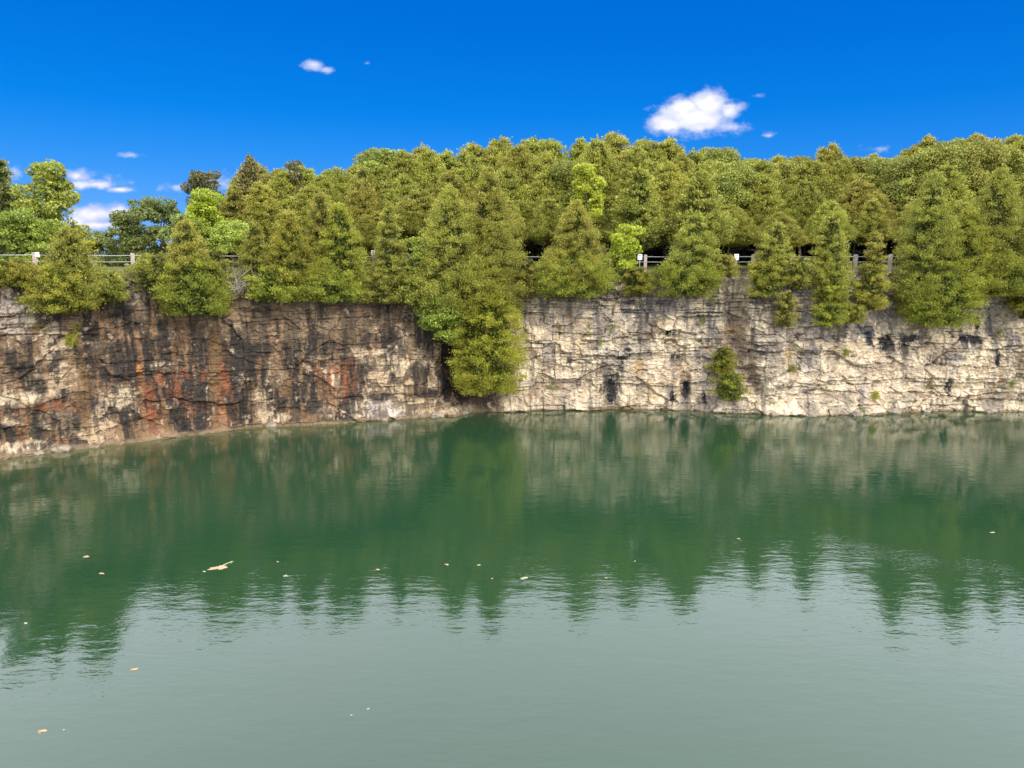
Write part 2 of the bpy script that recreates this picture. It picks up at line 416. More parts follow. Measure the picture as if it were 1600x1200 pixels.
L = patch(L, [(232, 630, 13, 34), (222, 590, 6, 26), (256, 625, 12, 32), (345, 640, 15, 26), (345, 590, 10, 28), (277, 595, 8, 18), (250, 600, 9, 16), (34, 665, 7, 20), (300, 640, 10, 12),
               (300, 585, 26, 8), (520, 585, 24, 16), (85, 640, 30, 5), (95, 635, 22, 7), (545, 605, 14, 16), (510, 600, 10, 24)], (.235, .085, .038), .97, seed=201, brk=False, soft=.9, nz=1.3, streak=True)
L = patch(L, [(219, 578, 6, 10), (345, 655, 9, 16)], (.50, .22, .06), .6, seed=201, streak=True)
L = patch(L, [(133, 620, 9, 70), (335, 560, 10, 60)], (.17, .10, .045), .8, seed=201, brk=False)
L = lerp(L, (.22, .16, .10), .75 * sstep(-zz - .25 * (n2 - .5), -0.32, -0.16))
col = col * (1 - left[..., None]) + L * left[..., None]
# right wall marks
R_GREY = [(1000, 490, 18, 26), (1032, 480, 26, 20), (980, 478, 8, 18), (1090, 500, 22, 18), (1120, 470, 18, 22), (1180, 478, 20, 18), (1188, 550, 13, 14), (1255, 565, 20, 12), (1245, 453, 26, 8),
          (1255, 495, 12, 12), (1300, 520, 26, 18), (1345, 520, 20, 16), (1360, 515, 10, 22), (1525, 540, 18, 14), (1590, 535, 10, 22), (1090, 557, 14, 8), (850, 480, 8, 20), (1270, 545, 10, 10),
          (1465, 565, 8, 6), (1265, 633, 10, 5), (1400, 495, 40, 10), (1230, 480, 14, 14), (1490, 560, 30, 6)]
col = patch(col, R_GREY, (.115, .105, .105), .8, seed=201)
col = patch(col, [(957, 612, 15, 30), (1072, 610, 6, 20), (1051, 620, 5, 8), (1055, 522, 12, 6), (1058, 560, 8, 5), (1420, 545, 9, 22), (1432, 530, 12, 10), (1388, 540, 12, 16), (1395, 552, 10, 10),
                  (1527, 532, 18, 8), (1487, 605, 5, 18), (1543, 508, 5, 9), (890, 563, 6, 5), (905, 600, 4, 6), (982, 547, 6, 4), (1100, 625, 3, 18), (975, 560, 12, 3), (1565, 560, 4, 12),
                  (1362, 530, 4, 14), (1470, 570, 18, 4)], (.028, .027, .030), 1.0, .36, seed=201)
col = patch(col, [(1147, 530, 20, 40), (1165, 570, 14, 24), (1180, 590, 10, 16)], (.21, .15, .10), .75, brk=False)
col = patch(col, [(1395, 590, 80, 36), (1020, 590, 40, 30), (880, 600, 50, 30)], (.52, .40, .29), .5)
col = patch(col, [(1000, 575, 14, 14), (1235, 555, 14, 14), (1110, 545, 8, 8), (1020, 610, 10, 16), (1150, 520, 18, 10)], (.40, .25, .09), .6)
col = patch(col, [(740, 600, 34, 40)], (.07, .045, .03), .7, brk=False)  # alcove: dark stain that also paints the recess shade into the rock
# dirt packed in the cracks, pale wet foot line
blkt = (.14 * vA + .22 * vB + .16 * vC)[..., None]
col = np.clip(col * (1 + blkt * 1.5), 0.02, .8)
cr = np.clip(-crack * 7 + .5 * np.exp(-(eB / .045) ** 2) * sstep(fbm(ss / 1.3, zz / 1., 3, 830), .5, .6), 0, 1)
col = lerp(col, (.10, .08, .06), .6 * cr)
col = lerp(col, (.20, .14, .075), .8 * sstep(-zz, -0.16, -0.04))
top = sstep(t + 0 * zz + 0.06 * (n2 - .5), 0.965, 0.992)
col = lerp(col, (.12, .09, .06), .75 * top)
def cliff_mat():
    m = NT('limestone'); o = m.obj()
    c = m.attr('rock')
    v = m.noise(3.2, 9, o, 0.68)
    v2 = m.noise(11, 6, o, 0.7)
    c = m.mix(1.0, c, m.ramp(v, [(0.30, (.62, .59, .56)), (0.5, (1, 1, 1)), (0.72, (1.25, 1.24, 1.2))]), 'MULTIPLY')
    c = m.mix(0.8, c, m.ramp(v2, [(0.32, (.55, .52, .5)), (0.5, (1, 1, 1)), (0.7, (1.28, 1.28, 1.25))]), 'MULTIPLY')
    m.l(c, m.b.inputs['Base Color'])
    m.b.inputs['Roughness'].default_value = 0.9; m.b.inputs['Specular IOR Level'].default_value = 0.2
    h = m.math('ADD', m.noise(4, 8, o, 0.7), m.math('MULTIPLY', v2, 0.5))
    m.bump(h, 1.0, 0.14); return m.m
def grid_faces(n, m):
    a = (np.arange(n - 1)[:, None] * m + np.arange(m - 1)[None, :]).ravel()
    return np.stack([a, a + m, a + m + 1, a + 1], 1)
V = np.stack([VX, VY, zj], -1).reshape(-1, 3)
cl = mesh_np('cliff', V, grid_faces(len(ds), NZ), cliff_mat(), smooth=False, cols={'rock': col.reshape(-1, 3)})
tag(cl, kind='structure')
_disp_lip = disp[:, -1].copy(); EDGE = np.stack([VX[:, -1], VY[:, -1], zj[:, -1]], 1)
def wall_point(ppx, ppy):
    """point on the rock surface that shows at picture position ppx, ppy"""
    i = np.argmin(np.abs(project(bx, by, np.full_like(bx, 6.))[0] - ppx) + (by < 25) * 1e5)
    P = V.reshape(len(ds), NZ, 3)[max(0, i - 12):i + 13].reshape(-1, 3)
    a, b = project(P[:, 0], P[:, 1], P[:, 2])
    return P[np.argmin((a - ppx) ** 2 + (b - ppy) ** 2)]
def wallY(ppx):
    ok = by > 25
    return float(np.interp(ppx, colpx[ok], by[ok]))

# ------------------------------------------------------------------ ground: bank from the lip up to the fence level, then the plateau
GZ = 11.55
k = slice(0, None, 4)
E = EDGE[k]; En = np.stack([nx[k], ny[k]], 1); s_ = ds[k]
# smooth inner line so that the sheet does not fold
rows = [E + np.array([0, 0, -0.02])]
for off, f in ((0.35, 0.35), (0.8, 0.62), (1.4, 0.85), (2.1, 1.0), (4, 1.0), (8, 1.0), (14, 1.0), (24, 1.0), (45, 1.0)):
    x = smooth1(bx[k], s_, 2 + off) - En[:, 0] * (off + 1.0) ; y = smooth1(by[k], s_, 2 + off) - En[:, 1] * (off + 1.0)
    w = min(1, off / 2.1)
    x = x * w + (E[:, 0] - En[:, 0] * off) * (1 - w); y = y * w + (E[:, 1] - En[:, 1] * off) * (1 - w)
    z = E[:, 2] * (1 - f) + GZ * f + 0.16 * (fbm(s_ / 1.3, s_ * 0 + off, 3, 400) - 0.5) * (1 if off < 10 else 2)
    if off >= 8: z = z + 0.02 * (off - 8)
    rows.append(np.stack([x, y, z], 1))
cx_, cy_ = 8.0, 0.0
dirs = np.stack([rows[-1][:, 0] - cx_, rows[-1][:, 1] - cy_], 1); dirs /= np.linalg.norm(dirs, axis=1)[:, None]
for R_ in (150, 400, 1800):
    rows.append(np.stack([cx_ + dirs[:, 0] * R_, cy_ + dirs[:, 1] * R_, np.full(len(E), GZ + 0.8)], 1))
G = np.stack(rows, 1)
def ground_mat():
    m = NT('turf and soil'); o = m.obj()
    a = m.noise(0.6, 6, o, .6); b = m.noise(9, 6, o, .7)
    c = m.ramp(a, [(0.35, (.085, .10, .022)), (0.5, (.16, .155, .045)), (0.68, (.20, .16, .085))])
    c = m.mix(1.0, c, m.ramp(b, [(0.3, (.5, .5, .5)), (0.7, (1.4, 1.4, 1.3))]), 'MULTIPLY')
    m.l(c, m.b.inputs['Base Color']); m.b.inputs['Roughness'].default_value = 0.95; m.bump(b, 0.8, 0.08); return m.m
g = mesh_np('ground', G.reshape(-1, 3), grid_faces(G.shape[0], G.shape[1]), ground_mat(), smooth=True); tag(g, kind='structure')

# ------------------------------------------------------------------ water
def water():
    xs = np.concatenate([np.linspace(-1500, -90, 12), np.linspace(-80, 110, 381), np.linspace(130, 1500, 12)])
    ys = np.concatenate([np.linspace(-1500, -40, 12), np.linspace(-30, 66, 193)])
    X, Y = np.meshgrid(xs, ys, indexing='ij')
    P = np.stack([X, Y, X * 0], -1).reshape(-1, 3)
    WP = np.stack([bx, by], 1)[::12]
    dm = np.full(len(P), 1e9)
    for q in WP: dm = np.minimum(dm, (P[:, 0] - q[0]) ** 2 + (P[:, 1] - q[1]) ** 2)
    d = np.sqrt(dm)
    lf = sstep(-P[:, 0], 2, 16)
    sh = (0.25 + 0.75 * lf) * (0.75 * np.exp(-(d / 1.6)) + 0.25 * np.exp(-d / 4.5))
    # cat's paw of small ripples at right, faint one left of centre
    def blob(a, b, w, s):
        a, b = on_water(*a)[:2], on_water(*b)[:2]; ab = b - a
        u = np.clip(((P[:, :2] - a) @ ab) / (ab @ ab), 0, 1)
        dd = np.linalg.norm(P[:, :2] - (a + u[:, None] * ab), axis=1)
        return .55 * s * np.exp(-(dd / w) ** 2)
    rp = blob((1290, 838), (1380, 862), 1.2, .8) + blob((1400, 866), (1530, 880), 1.3, 1.0) + blob((370, 822), (450, 820), 1.0, .5)
    o = mesh_np('water', P, grid_faces(len(xs), len(ys)), wmat(), attrs={'shallow': sh, 'ripple': np.clip(rp, 0, 1)}, smooth=True)
    tag(o, kind='structure')
def wmat():
    m = NT('green quarry water'); o = m.obj()
    a = m.noise(0.035, 3, o)
    base = m.ramp(a, [(0.35, WATER_A), (0.65, WATER_B)])
    c = m.mix(m.attr('shallow', 'Fac'), base, (.13, .125, .050, 1))
    m.l(c, m.b.inputs['Base Color'])
    m.b.inputs['Roughness'].default_value = 0.03
    m.b.inputs['IOR'].default_value = WATER_IOR
    # wind ripples: crests run across the view
    def wv(scale, sx, sy, rot, det=3):
        mp = m.n('ShaderNodeMapping'); mp.inputs['Rotation'].default_value = (0, 0, rot); mp.inputs['Scale'].default_value = (sx, sy, 1); m.l(o, mp.inputs[0])
        return m.noise(scale, det, mp.outputs[0], 0.55)
    h = m.math('ADD', m.math('MULTIPLY', wv(1.0, 0.75, 1.9, 0.12, 4), 0.7), m.math('MULTIPLY', wv(3.2, 0.6, 1.6, -0.25, 3), 0.22))
    gust = m.ramp(m.noise(0.11, 4, o, .6), [(0.36, (.35, .35, .35)), (0.64, (1.25, 1.25, 1.25))])
    rg_ = m.math('MULTIPLY', gust, 0.045); m.l(rg_, m.b.inputs['Roughness'])
    h2 = m.math('MULTIPLY', wv(7.5, 0.6, 1.3, 0.2, 2), m.math('MULTIPLY_ADD', m.attr('ripple', 'Fac'), 0.75))
    h2.node.inputs[1].links[0].from_node.inputs[2].default_value = 0.035
    hh = m.math('ADD', m.math('MULTIPLY', h, gust), h2)
    m.bump(hh, WAVE, 0.1)
    return m.m
WATER_A, WATER_B, WATER_IOR, WAVE = (.010, .036, .016), (.015, .043, .017), 1.54, 0.20
water()

# ------------------------------------------------------------------ trees
def leaves(pos, dirn, size, rng, tint, aspect=0.42, outn=None):
    """diamond leaves: pos centre, dirn long axis, random face normals"""
    n = len(pos)
    d = dirn / (np.linalg.norm(dirn, axis=1)[:, None] + 1e-9)
    r = rng.normal(size=(n, 3))
    if outn is not None: r = r * 0.75 + outn
    sd = np.cross(d, r); sd /= (np.linalg.norm(sd, axis=1)[:, None] + 1e-9)
    L = size[:, None] * 0.5; Wd = L * aspect
    V = np.stack([pos - d * L, pos + sd * Wd, pos + d * L, pos - sd * Wd], 1).reshape(-1, 3)
    return V, np.arange(4 * n).reshape(n, 4), np.repeat(tint, 4)
def prof_cedar(t):
    return np.minimum(1, ((t + 0.03) / 0.26)) ** 0.5 * np.clip((1.01 - t) / .80, 0, 1) ** 0.72
def prof_col(t):
    return np.minimum(1, ((t + 0.03) / 0.3)) ** 0.45 * np.clip((1.01 - t) / .75, 0, 1) ** 0.55
def prof_wood(t):
    return np.minimum(1, ((t + 0.03) / 0.25)) ** 0.5 * np.clip((1.01 - t) / .85, 0, 1) ** 0.62
def prof_bush(t):
    return np.sqrt(np.clip(1 - (2 * np.clip(t, 0, 1) * 0.93 - 0.75) ** 2 / 1.35, 0.02, 1))
def crown_cedar(H, R, seed, dens=1.0, leaf=0.17, prof=prof_cedar, wob=0.26, lo=0.0, flat=1.0, sparse=0.0):
    rng = np.random.RandomState(seed)
    area = 2 * pi * R * H * 0.62
    nb = int(max(50, area * 3.4)); per = int(82 * dens * (1 - sparse) * (0.17 / leaf) ** 1.3)
    tt = rng.rand(nb * 3); keep = rng.rand(nb * 3) < (prof(tt) * 0.85 + 0.15); tt = tt[keep][:nb]; nb = len(tt)
    az = rng.rand(nb) * 2 * pi
    w1 = fbm(az * 1.1 + seed, tt * H * 0.55, 3, seed % 50 + 500); w2 = vnoise(np.cos(az) * 2.3 + 9, tt * H * 0.9 + np.sin(az) * 2, seed % 50 + 530)
    r = R * prof(tt) * (1 - wob + 2 * wob * (0.6 * w1 + 0.4 * w2)) + 0.07
    r *= rng.uniform(1 - .75 * wob, 1.08, nb)
    out = np.stack([np.cos(az), np.sin(az) * flat, np.zeros(nb)], 1)
    tip = out * r[:, None] + np.array([0, 0, 1]) * (lo + tt * (H - lo))[:, None]
    cb = rng.rand(nb)                                        # tone of the spray
    idx = np.repeat(np.arange(nb), per); m = len(idx)
    u = rng.rand(m) ** 1.6                                   # 0 at the tip
    csz = np.clip(0.30 * (R / 2.2) ** 0.5, 0.10, 0.38)
    P = tip[idx] - out[idx] * (u * np.minimum(r[idx] * 0.55, 0.8))[:, None] + rng.normal(size=(m, 3)) * np.array([csz, csz, csz * 0.75]) * (0.35 + 0.5 * rng.rand(m))[:, None] * (0.45 + 0.55 * (1 - tt[idx]) ** 0.5)[:, None]
    P[:, 2] += 0.28 * csz * (1 - u)
    P[:, 2] = np.maximum(P[:, 2], lo - 0.1 + 0.2 * rng.rand(m))
    P[:, 2] -= 0.22 * (1 - u) ** 2 * csz * 2 * rng.rand(m)
    D = out[idx] * 0.7 + np.array([0, 0, 0.75]) + rng.normal(size=(m, 3)) * 0.45
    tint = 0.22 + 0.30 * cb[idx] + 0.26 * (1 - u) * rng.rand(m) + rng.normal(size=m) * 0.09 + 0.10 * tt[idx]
    sz = leaf * rng.uniform(0.6, 1.5, m)
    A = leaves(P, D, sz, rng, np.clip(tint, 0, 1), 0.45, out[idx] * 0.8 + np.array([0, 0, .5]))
    # leader shoots
    k = int(110 * dens); q = rng.rand(k)
    Pt = np.stack([rng.normal(size=k) * 0.06 * (1.12 - q) * R, rng.normal(size=k) * 0.06 * (1.12 - q) * R, H * (0.90 + 0.13 * q)], 1)
    B = leaves(Pt, np.array([0, 0, 1]) + rng.normal(size=(k, 3)) * .4, np.full(k, leaf), rng, np.clip(0.6 + rng.normal(size=k) * .15, 0, 1))
    # inner fill
    k = int(m * 0.12); ti = rng.rand(k) * 0.92; ai = rng.rand(k) * 2 * pi; ri = R * prof(ti) * np.sqrt(rng.rand(k)) * 0.62
    Pi = np.stack([np.cos(ai) * ri, np.sin(ai) * ri * flat, lo + ti * (H - lo)], 1)
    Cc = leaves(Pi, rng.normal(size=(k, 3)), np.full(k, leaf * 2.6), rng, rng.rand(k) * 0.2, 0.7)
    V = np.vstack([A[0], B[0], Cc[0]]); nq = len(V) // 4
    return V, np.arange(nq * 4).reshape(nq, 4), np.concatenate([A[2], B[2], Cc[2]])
def crown_leafy(H, R, seed, dens=1.0, leaf=0.18, lo=0.15, nblob=16, flat=1.0, open_=0.0, drop=0.0):
    rng = np.random.RandomState(seed)
    VV, TT = [], []
    for b in range(nblob):
        t = rng.uniform(lo, 0.95); a = rng.rand() * 2 * pi
        rr = R * math.sqrt(rng.rand()) * (0.95 - 0.55 * abs(t - 0.5)) * 0.85
        c = np.array([cos(a) * rr, sin(a) * rr * flat, H * t])
        br = R * rng.uniform(0.22, 0.44)
        n = int(dens * 620 * br * br / (leaf / 0.22) ** 2 * (1 - open_)); n = max(n, 30)
        d = rng.normal(size=(n, 3)); d /= np.linalg.norm(d, axis=1)[:, None]
        rad = br * (0.35 + 0.65 * rng.rand(n) ** 0.45)
        # twig sub-clusters
        sub = rng.normal(size=(max(4, n // 22), 3)); sub /= np.linalg.norm(sub, axis=1)[:, None]
        d = d * 0.5 + sub[rng.randint(len(sub), size=n)]; d /= np.linalg.norm(d, axis=1)[:, None]
        P = c + d * rad[:, None] * np.array([1.15, 1.15, 0.72])
        P[:, 2] -= drop * rad * 0.4
        D = rng.normal(size=(n, 3)) * 0.8 + d * 0.6 + np.array([0, 0, -0.15])
        tint = 0.18 + 0.22 * rng.rand() + 0.35 * rng.rand(n) + 0.16 * d[:, 2] * 0 + rng.normal(size=n) * 0.08
        A = leaves(P, D, leaf * rng.uniform(0.6, 1.4, n), rng, np.clip(tint, 0, 1), 0.62, d * 0.5 + np.array([0, 0, .8]))
        VV.append(A[0]); TT.append(A[2])
    V = np.vstack(VV); nq = len(V) // 4
    return V, np.arange(nq * 4).reshape(nq, 4), np.concatenate(TT)
def crown_tuft(H, R, seed, dens=1.0, leaf=.1, sparse=0.):
    r = np.random.RandomState(seed); VV, TT = [], []
    for j in range(int(26 * (1 - sparse * .55))):
        q = r.rand(); c = np.array([r.normal() * R * .30, -abs(r.normal()) * .12, H * q]); a = r.uniform(-.4, pi + .4)
        ln = R * r.uniform(.35, .95) * (1.1 - .5 * q); k = int(ln / leaf * 13 * dens * (1 - sparse * .5)) + 5; u = r.rand(k)
        e = np.array([cos(a), -.55 * r.rand(), sin(a) * .8 + .2])
        P = c + e * (u * ln)[:, None] + np.array([0, 0, -.5]) * (u * u * ln * .6)[:, None] + r.normal(size=(k, 3)) * leaf * (.55 + .5 * (1 - u))[:, None]
        A = leaves(P, e + r.normal(size=(k, 3)) * .6, leaf * r.uniform(.6, 1.3, k), r, np.clip(.2 + .3 * r.rand() + .35 * r.rand(k), 0, 1), .45)
        VV.append(A[0]); TT.append(A[2])
    V = np.vstack(VV); return V, np.arange(len(V)).reshape(-1, 4), np.concatenate(TT)
def tube(pts, rad, n=7):
    pts = np.array(pts, float); V = []; m = len(pts)
    for i, p in enumerate(pts):
        tdir = pts[min(i + 1, m - 1)] - pts[max(i - 1, 0)]; tdir /= np.linalg.norm(tdir) + 1e-9
        a = np.cross(tdir, (0.3, 1, 0.1)); a /= np.linalg.norm(a); b = np.cross(tdir, a)
        for k in range(n):
            an = 2 * pi * k / n; V.append(p + (a * cos(an) + b * sin(an)) * rad[i])
    V = np.array(V); Q = []
    for i in range(m - 1):
        for k in range(n):
            Q.append((i * n + k, i * n + (k + 1) % n, (i + 1) * n + (k + 1) % n, (i + 1) * n + k))
    return V, Q
def trunk_mesh(H, r0, seed, limbs=10, R=1.5, down=0.35):
    rng = np.random.RandomState(seed)
    zs = np.linspace(-down, H * 0.94, 9)
    wob = rng.normal(size=(9, 2)) * 0.035 * min(H, 8) * 0.4; wob[0] = wob[1] = 0
    P = [(wob[i, 0], wob[i, 1], z) for i, z in enumerate(zs)]
    rd = [r0 * (1.25 if i == 0 else 1) * (1 - 0.9 * i / 8) + 0.008 for i in range(9)]
    parts = [tube(P, rd)]
    for j in range(limbs):
        f = rng.uniform(0.15, 0.85); a = rng.rand() * 2 * pi; ln = R * (1 - f * 0.8) * 0.85; z = f * H * 0.92
        bx0, by0 = np.interp(z, zs, wob[:, 0]), np.interp(z, zs, wob[:, 1])
        pp = [(bx0 + cos(a) * ln * q, by0 + sin(a) * ln * q, z + ln * 0.35 * q * q) for q in (0, .35, .7, 1)]
        rr = r0 * (1 - f) * 0.38 + 0.008
        parts.append(tube(pp, [rr, rr * .7, rr * .45, 0.005], 5))
    return merge(parts)

GR_FRONT = 'trees rooted along the cliff edge'
TREES = []
def make_tree(name, loc, H, R, kind, mat, seed, label, cat='tree', group=None, leaf=0.105, dens=1.0, trunk=True, lean=0.0, **kw):
    rt = empty(name, loc, random.Random(seed).uniform(-0.4, 0.4) if kw.get('flat', 1) != 1 else random.Random(seed).uniform(0, 6.28))
    if kind == 'tuft': V, Q, T = crown_tuft(H, R, seed, dens, leaf, kw.get('sparse', 0))
    elif kind == 'leafy': V, Q, T = crown_leafy(H, R, seed, dens, max(leaf, 0.16), **kw)
    else: V, Q, T = crown_cedar(H, R, seed, dens, leaf, prof={'cedar': prof_cedar, 'col': prof_col, 'bush': prof_bush}[kind], **kw)
    if lean: V[:, 1] += 0; V = V + np.array([0, 0, 0])
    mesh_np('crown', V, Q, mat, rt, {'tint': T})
    if trunk:
        v, q = trunk_mesh(H, 0.018 * H + 0.03, seed, 10, R)
        mesh_np('trunk', v, q, BARK, rt, smooth=True)
    tag(rt, label, cat, group)
    TREES.append((rt, seed))
    return rt
def front(px_, top, bot, hw, kind, mat, label, off=0.5, name='cedar_tree', seed=None, cat='tree', **kw):
    """a tree that shows at px_, from row top to row bot, half-width hw, standing off metres behind the rock face"""
    Y = wallY(px_) + off
    a, b = at(px_, bot, Y), at(px_, top, Y)
    H = b[2] - a[2]; R = hw / F * Y * 0.97
    seed = seed or int(px_ * 3 + top)
    loc = (a[0], Y, a[2])
    return make_tree(name, loc, H, R, kind, mat, seed, label, cat, **kw)
front(340, 388, 450, 24, 'bush', CEDAR, 'dull green shrub hiding the fence just left of the bare branches', 0.4, 'shrub', cat='shrub', trunk=False)
front(22, 404, 446, 34, 'bush', CEDARG, 'low rounded green shrub spilling over the cliff edge at the far left', 0.4, 'shrub', cat='shrub', wob=.18, trunk=False)
front(118, 352, 478, 62, 'cedar', CEDAR, 'thin feathery cedar in front of the fence between the two leftmost posts', 0.5, sparse=.25, wob=.45)
front(98, 415, 487, 52, 'bush', CEDARG, 'bright bushy cedar shrub hanging over the lip below the feathery cedar', 0.0, 'shrub', cat='shrub', trunk=False)
front(172, 425, 470, 26, 'bush', CEDAR, 'small dull green shrub on the lip between two left cedars', 0.1, 'shrub', cat='shrub', trunk=False)
front(298, 342, 470, 50, 'cedar', CEDAR, 'broad cedar standing on the lip left of the bare branches', 0.5, sparse=.12, wob=.45)
front(306, 405, 490, 60, 'bush', CEDARG, 'wide rounded cedar shrub drooping over the brown rock below the broad cedar', -0.1, 'shrub', cat='shrub', trunk=False)
front(243, 398, 452, 38, 'bush', CEDAR, 'spreading yellow green shrub just right of the second left fence post', 0.3, 'shrub', cat='shrub', trunk=False)
front(402, 345, 452, 34, 'cedar', CEDAR, 'first cone of the cedar row right of the bare branches', 0.9, wob=.18)
front(458, 326, 460, 44, 'cedar', CEDARG, 'second cone of the cedar row, pointed and yellow green', 0.7, wob=.18)
front(506, 300, 455, 40, 'cedar', CEDAR, 'third and tallest cone of the left cedar row', 1.8, wob=.18)
front(536, 318, 466, 50, 'cedar', CEDARG, 'fourth cedar cone, with its right flank bright, beside the small fence gap', 0.7, wob=.18)
front(430, 415, 470, 44, 'bush', CEDARG, 'low cedar skirt hanging above the soil bank, left one', 0.1, 'shrub', cat='shrub', trunk=False)
front(520, 420, 470, 55, 'bush', CEDARG, 'low cedar skirt hanging above the soil bank, wide middle one', 0.1, 'shrub', cat='shrub', trunk=False)
front(598, 425, 472, 34, 'bush', CEDAR, 'low cedar skirt under the slim cone by the fence gap', 0.1, 'shrub', cat='shrub', trunk=False)
front(470, 442, 476, 16, 'leafy', LEAF, 'little leafy green sapling dangling from the soil bank', -0.2, 'sapling', cat='sapling', nblob=7, lo=0.05, trunk=False)
front(611, 318, 468, 34, 'cedar', CEDAR, 'slim pointed cedar cone right of the small fence gap', 0.6, wob=.18)
front(646, 368, 425, 22, 'leafy', LEAF, 'light green broadleaf sapling squeezed between slim cone and large cedar', 0.1, 'sapling', cat='sapling', nblob=24, lo=.05)
front(655, 425, 478, 30, 'leafy', LEAF, 'light green leafy bush below the broadleaf sapling on the lip', -0.2, 'shrub', cat='shrub', nblob=12, lo=.05, trunk=False)
front(705, 292, 500, 74, 'cedar', CEDAR, 'large wide cedar left of the tallest cliff edge cedar', 0.6, wob=.24)
front(765, 262, 500, 66, 'cedar', CEDAR, 'tallest cedar on the cliff edge above the hanging cedar', 1.0, wob=.18)
front(690, 445, 532, 42, 'leafy', LEAF, 'leafy vine clad shrub hanging below the large wide cedar', -0.3, 'shrub', cat='shrub', nblob=22, lo=.05, trunk=False)
front(745, 405, 492, 60, 'bush', CEDARG, 'dense cedar skirt at the foot of the tallest edge cedar', -0.1, 'shrub', cat='shrub', trunk=False)
front(764, 458, 610, 59, 'bush', HANG, 'big drooping cedar hanging down the rock face nearly to the water', -1.3, seed=777, cat='tree', wob=.18)
front(820, 400, 462, 32, 'bush', CEDAR, 'low cedar shrub beside the pale rock, right of the tallest edge cedar', 0.2, 'shrub', cat='shrub', trunk=False)
front(898, 316, 458, 62, 'cedar', CEDAR, 'broad cedar mound right of the dark fence opening', 0.7, wob=.18)
front(895, 395, 464, 62, 'bush', CEDARG, 'wide low cedar skirt on the pale rock below the broad mound', 0.0, 'shrub', cat='shrub', trunk=False)
front(976, 352, 425, 28, 'leafy', LEAFY, 'bright yellow green broadleaf sapling left of the first signpost', 0.7, 'sapling', cat='sapling', nblob=34, lo=.05)
front(956, 388, 436, 26, 'leafy', LEAF, 'green leafy shrub between the cedar mound and the yellow green sapling', 0.5, 'shrub', cat='shrub', nblob=12, lo=.05, trunk=False)
front(995, 418, 460, 23, 'bush', CEDARG, 'small shrub hanging below the first signpost', 0.0, 'shrub', cat='shrub', trunk=False)
front(1082, 332, 452, 50, 'cedar', CEDAR, 'rounded cedar cone between the two signposts', 0.6, wob=.18)
front(1072, 400, 462, 54, 'bush', CEDARG, 'low cedar skirt below the cone between the two signposts', 0.0, 'shrub', cat='shrub', trunk=False)
front(1132, 398, 432, 20, 'bush', CEDAR, 'tiny shrub on the lip just left of the second signpost', 0.5, 'shrub', cat='shrub', trunk=False)
front(1206, 345, 450, 33, 'col', CEDAR, 'narrow upright cedar right of the second signpost', 0.4, wob=.15)
front(1194, 405, 462, 29, 'bush', CEDARG, 'low green skirt on the rock under the narrow upright cedar', 0.0, 'shrub', cat='shrub', trunk=False)
front(1245, 400, 452, 20, 'bush', CEDAR, 'small pale shrub between the narrow cedar and the column cedar', 0.1, 'shrub', cat='shrub', trunk=False)
front(1292, 330, 470, 33, 'col', CEDAR, 'tall column cedar whose skirt runs down the pale rock', 0.3, wob=.15)
front(1294, 410, 508, 28, 'bush', CEDARG, 'green trailing skirt below the column cedar', -0.3, 'shrub', cat='shrub', trunk=False)
front(1364, 362, 430, 19, 'cedar', CEDAR, 'little pointed cedar by the rightmost visible fence post', 0.4, wob=.18, sparse=.1)
front(1357, 415, 484, 29, 'bush', CEDARG, 'round cedar shrub in the rocky notch below the little pointed cedar', 0.0, 'shrub', cat='shrub', trunk=False)
front(1226, 455, 510, 17, 'bush', CEDAR, 'thin straggly shrub clinging to the grey rock left of the column cedar', -0.5, 'shrub', cat='shrub', trunk=False, sparse=.4)
front(1335, 475, 503, 14, 'bush', CEDAR, 'small tuft of shrub on the ledge right of the trailing skirt', -0.5, 'shrub', cat='shrub', trunk=False)
front(1440, 270, 490, 58, 'cedar', CEDAR, 'large cedar at the left of the right hand cluster', 0.7, wob=.24)
front(1500, 320, 480, 55, 'cedar', CEDARG, 'lower broad cedar in the middle of the right hand cluster', 0.3, wob=.24)
front(1465, 410, 507, 62, 'bush', CEDARG, 'dark green cedar skirt drooping lowest in the right hand cluster', -0.4, 'shrub', cat='shrub', trunk=False)
front(1545, 262, 455, 62, 'cedar', CEDAR, 'tall full cedar near the right border of the view', 1.4, wob=.24)
front(1555, 385, 460, 50, 'bush', CEDARG, 'cedar skirt over the overhanging ledge near the right border', 0.3, 'shrub', cat='shrub', trunk=False)
front(1608, 290, 480, 48, 'cedar', CEDARG, 'cedar cut by the right border of the view', 0.5, wob=.24)
front(1602, 430, 497, 20, 'bush', CEDARG, 'small dark shrub cut by the right border on the rock', -0.2, 'shrub', cat='shrub', trunk=False)
front(1660, 300, 480, 60, 'cedar', CEDAR, 'cedar beyond the right border of the view', 0.6)
front(1438, 475, 492, 10, 'leafy', LEAFY, 'single bright yellow green sprig in the dark cedar skirt', -1.6, 'sapling', cat='sapling', nblob=5, lo=.05, trunk=False)

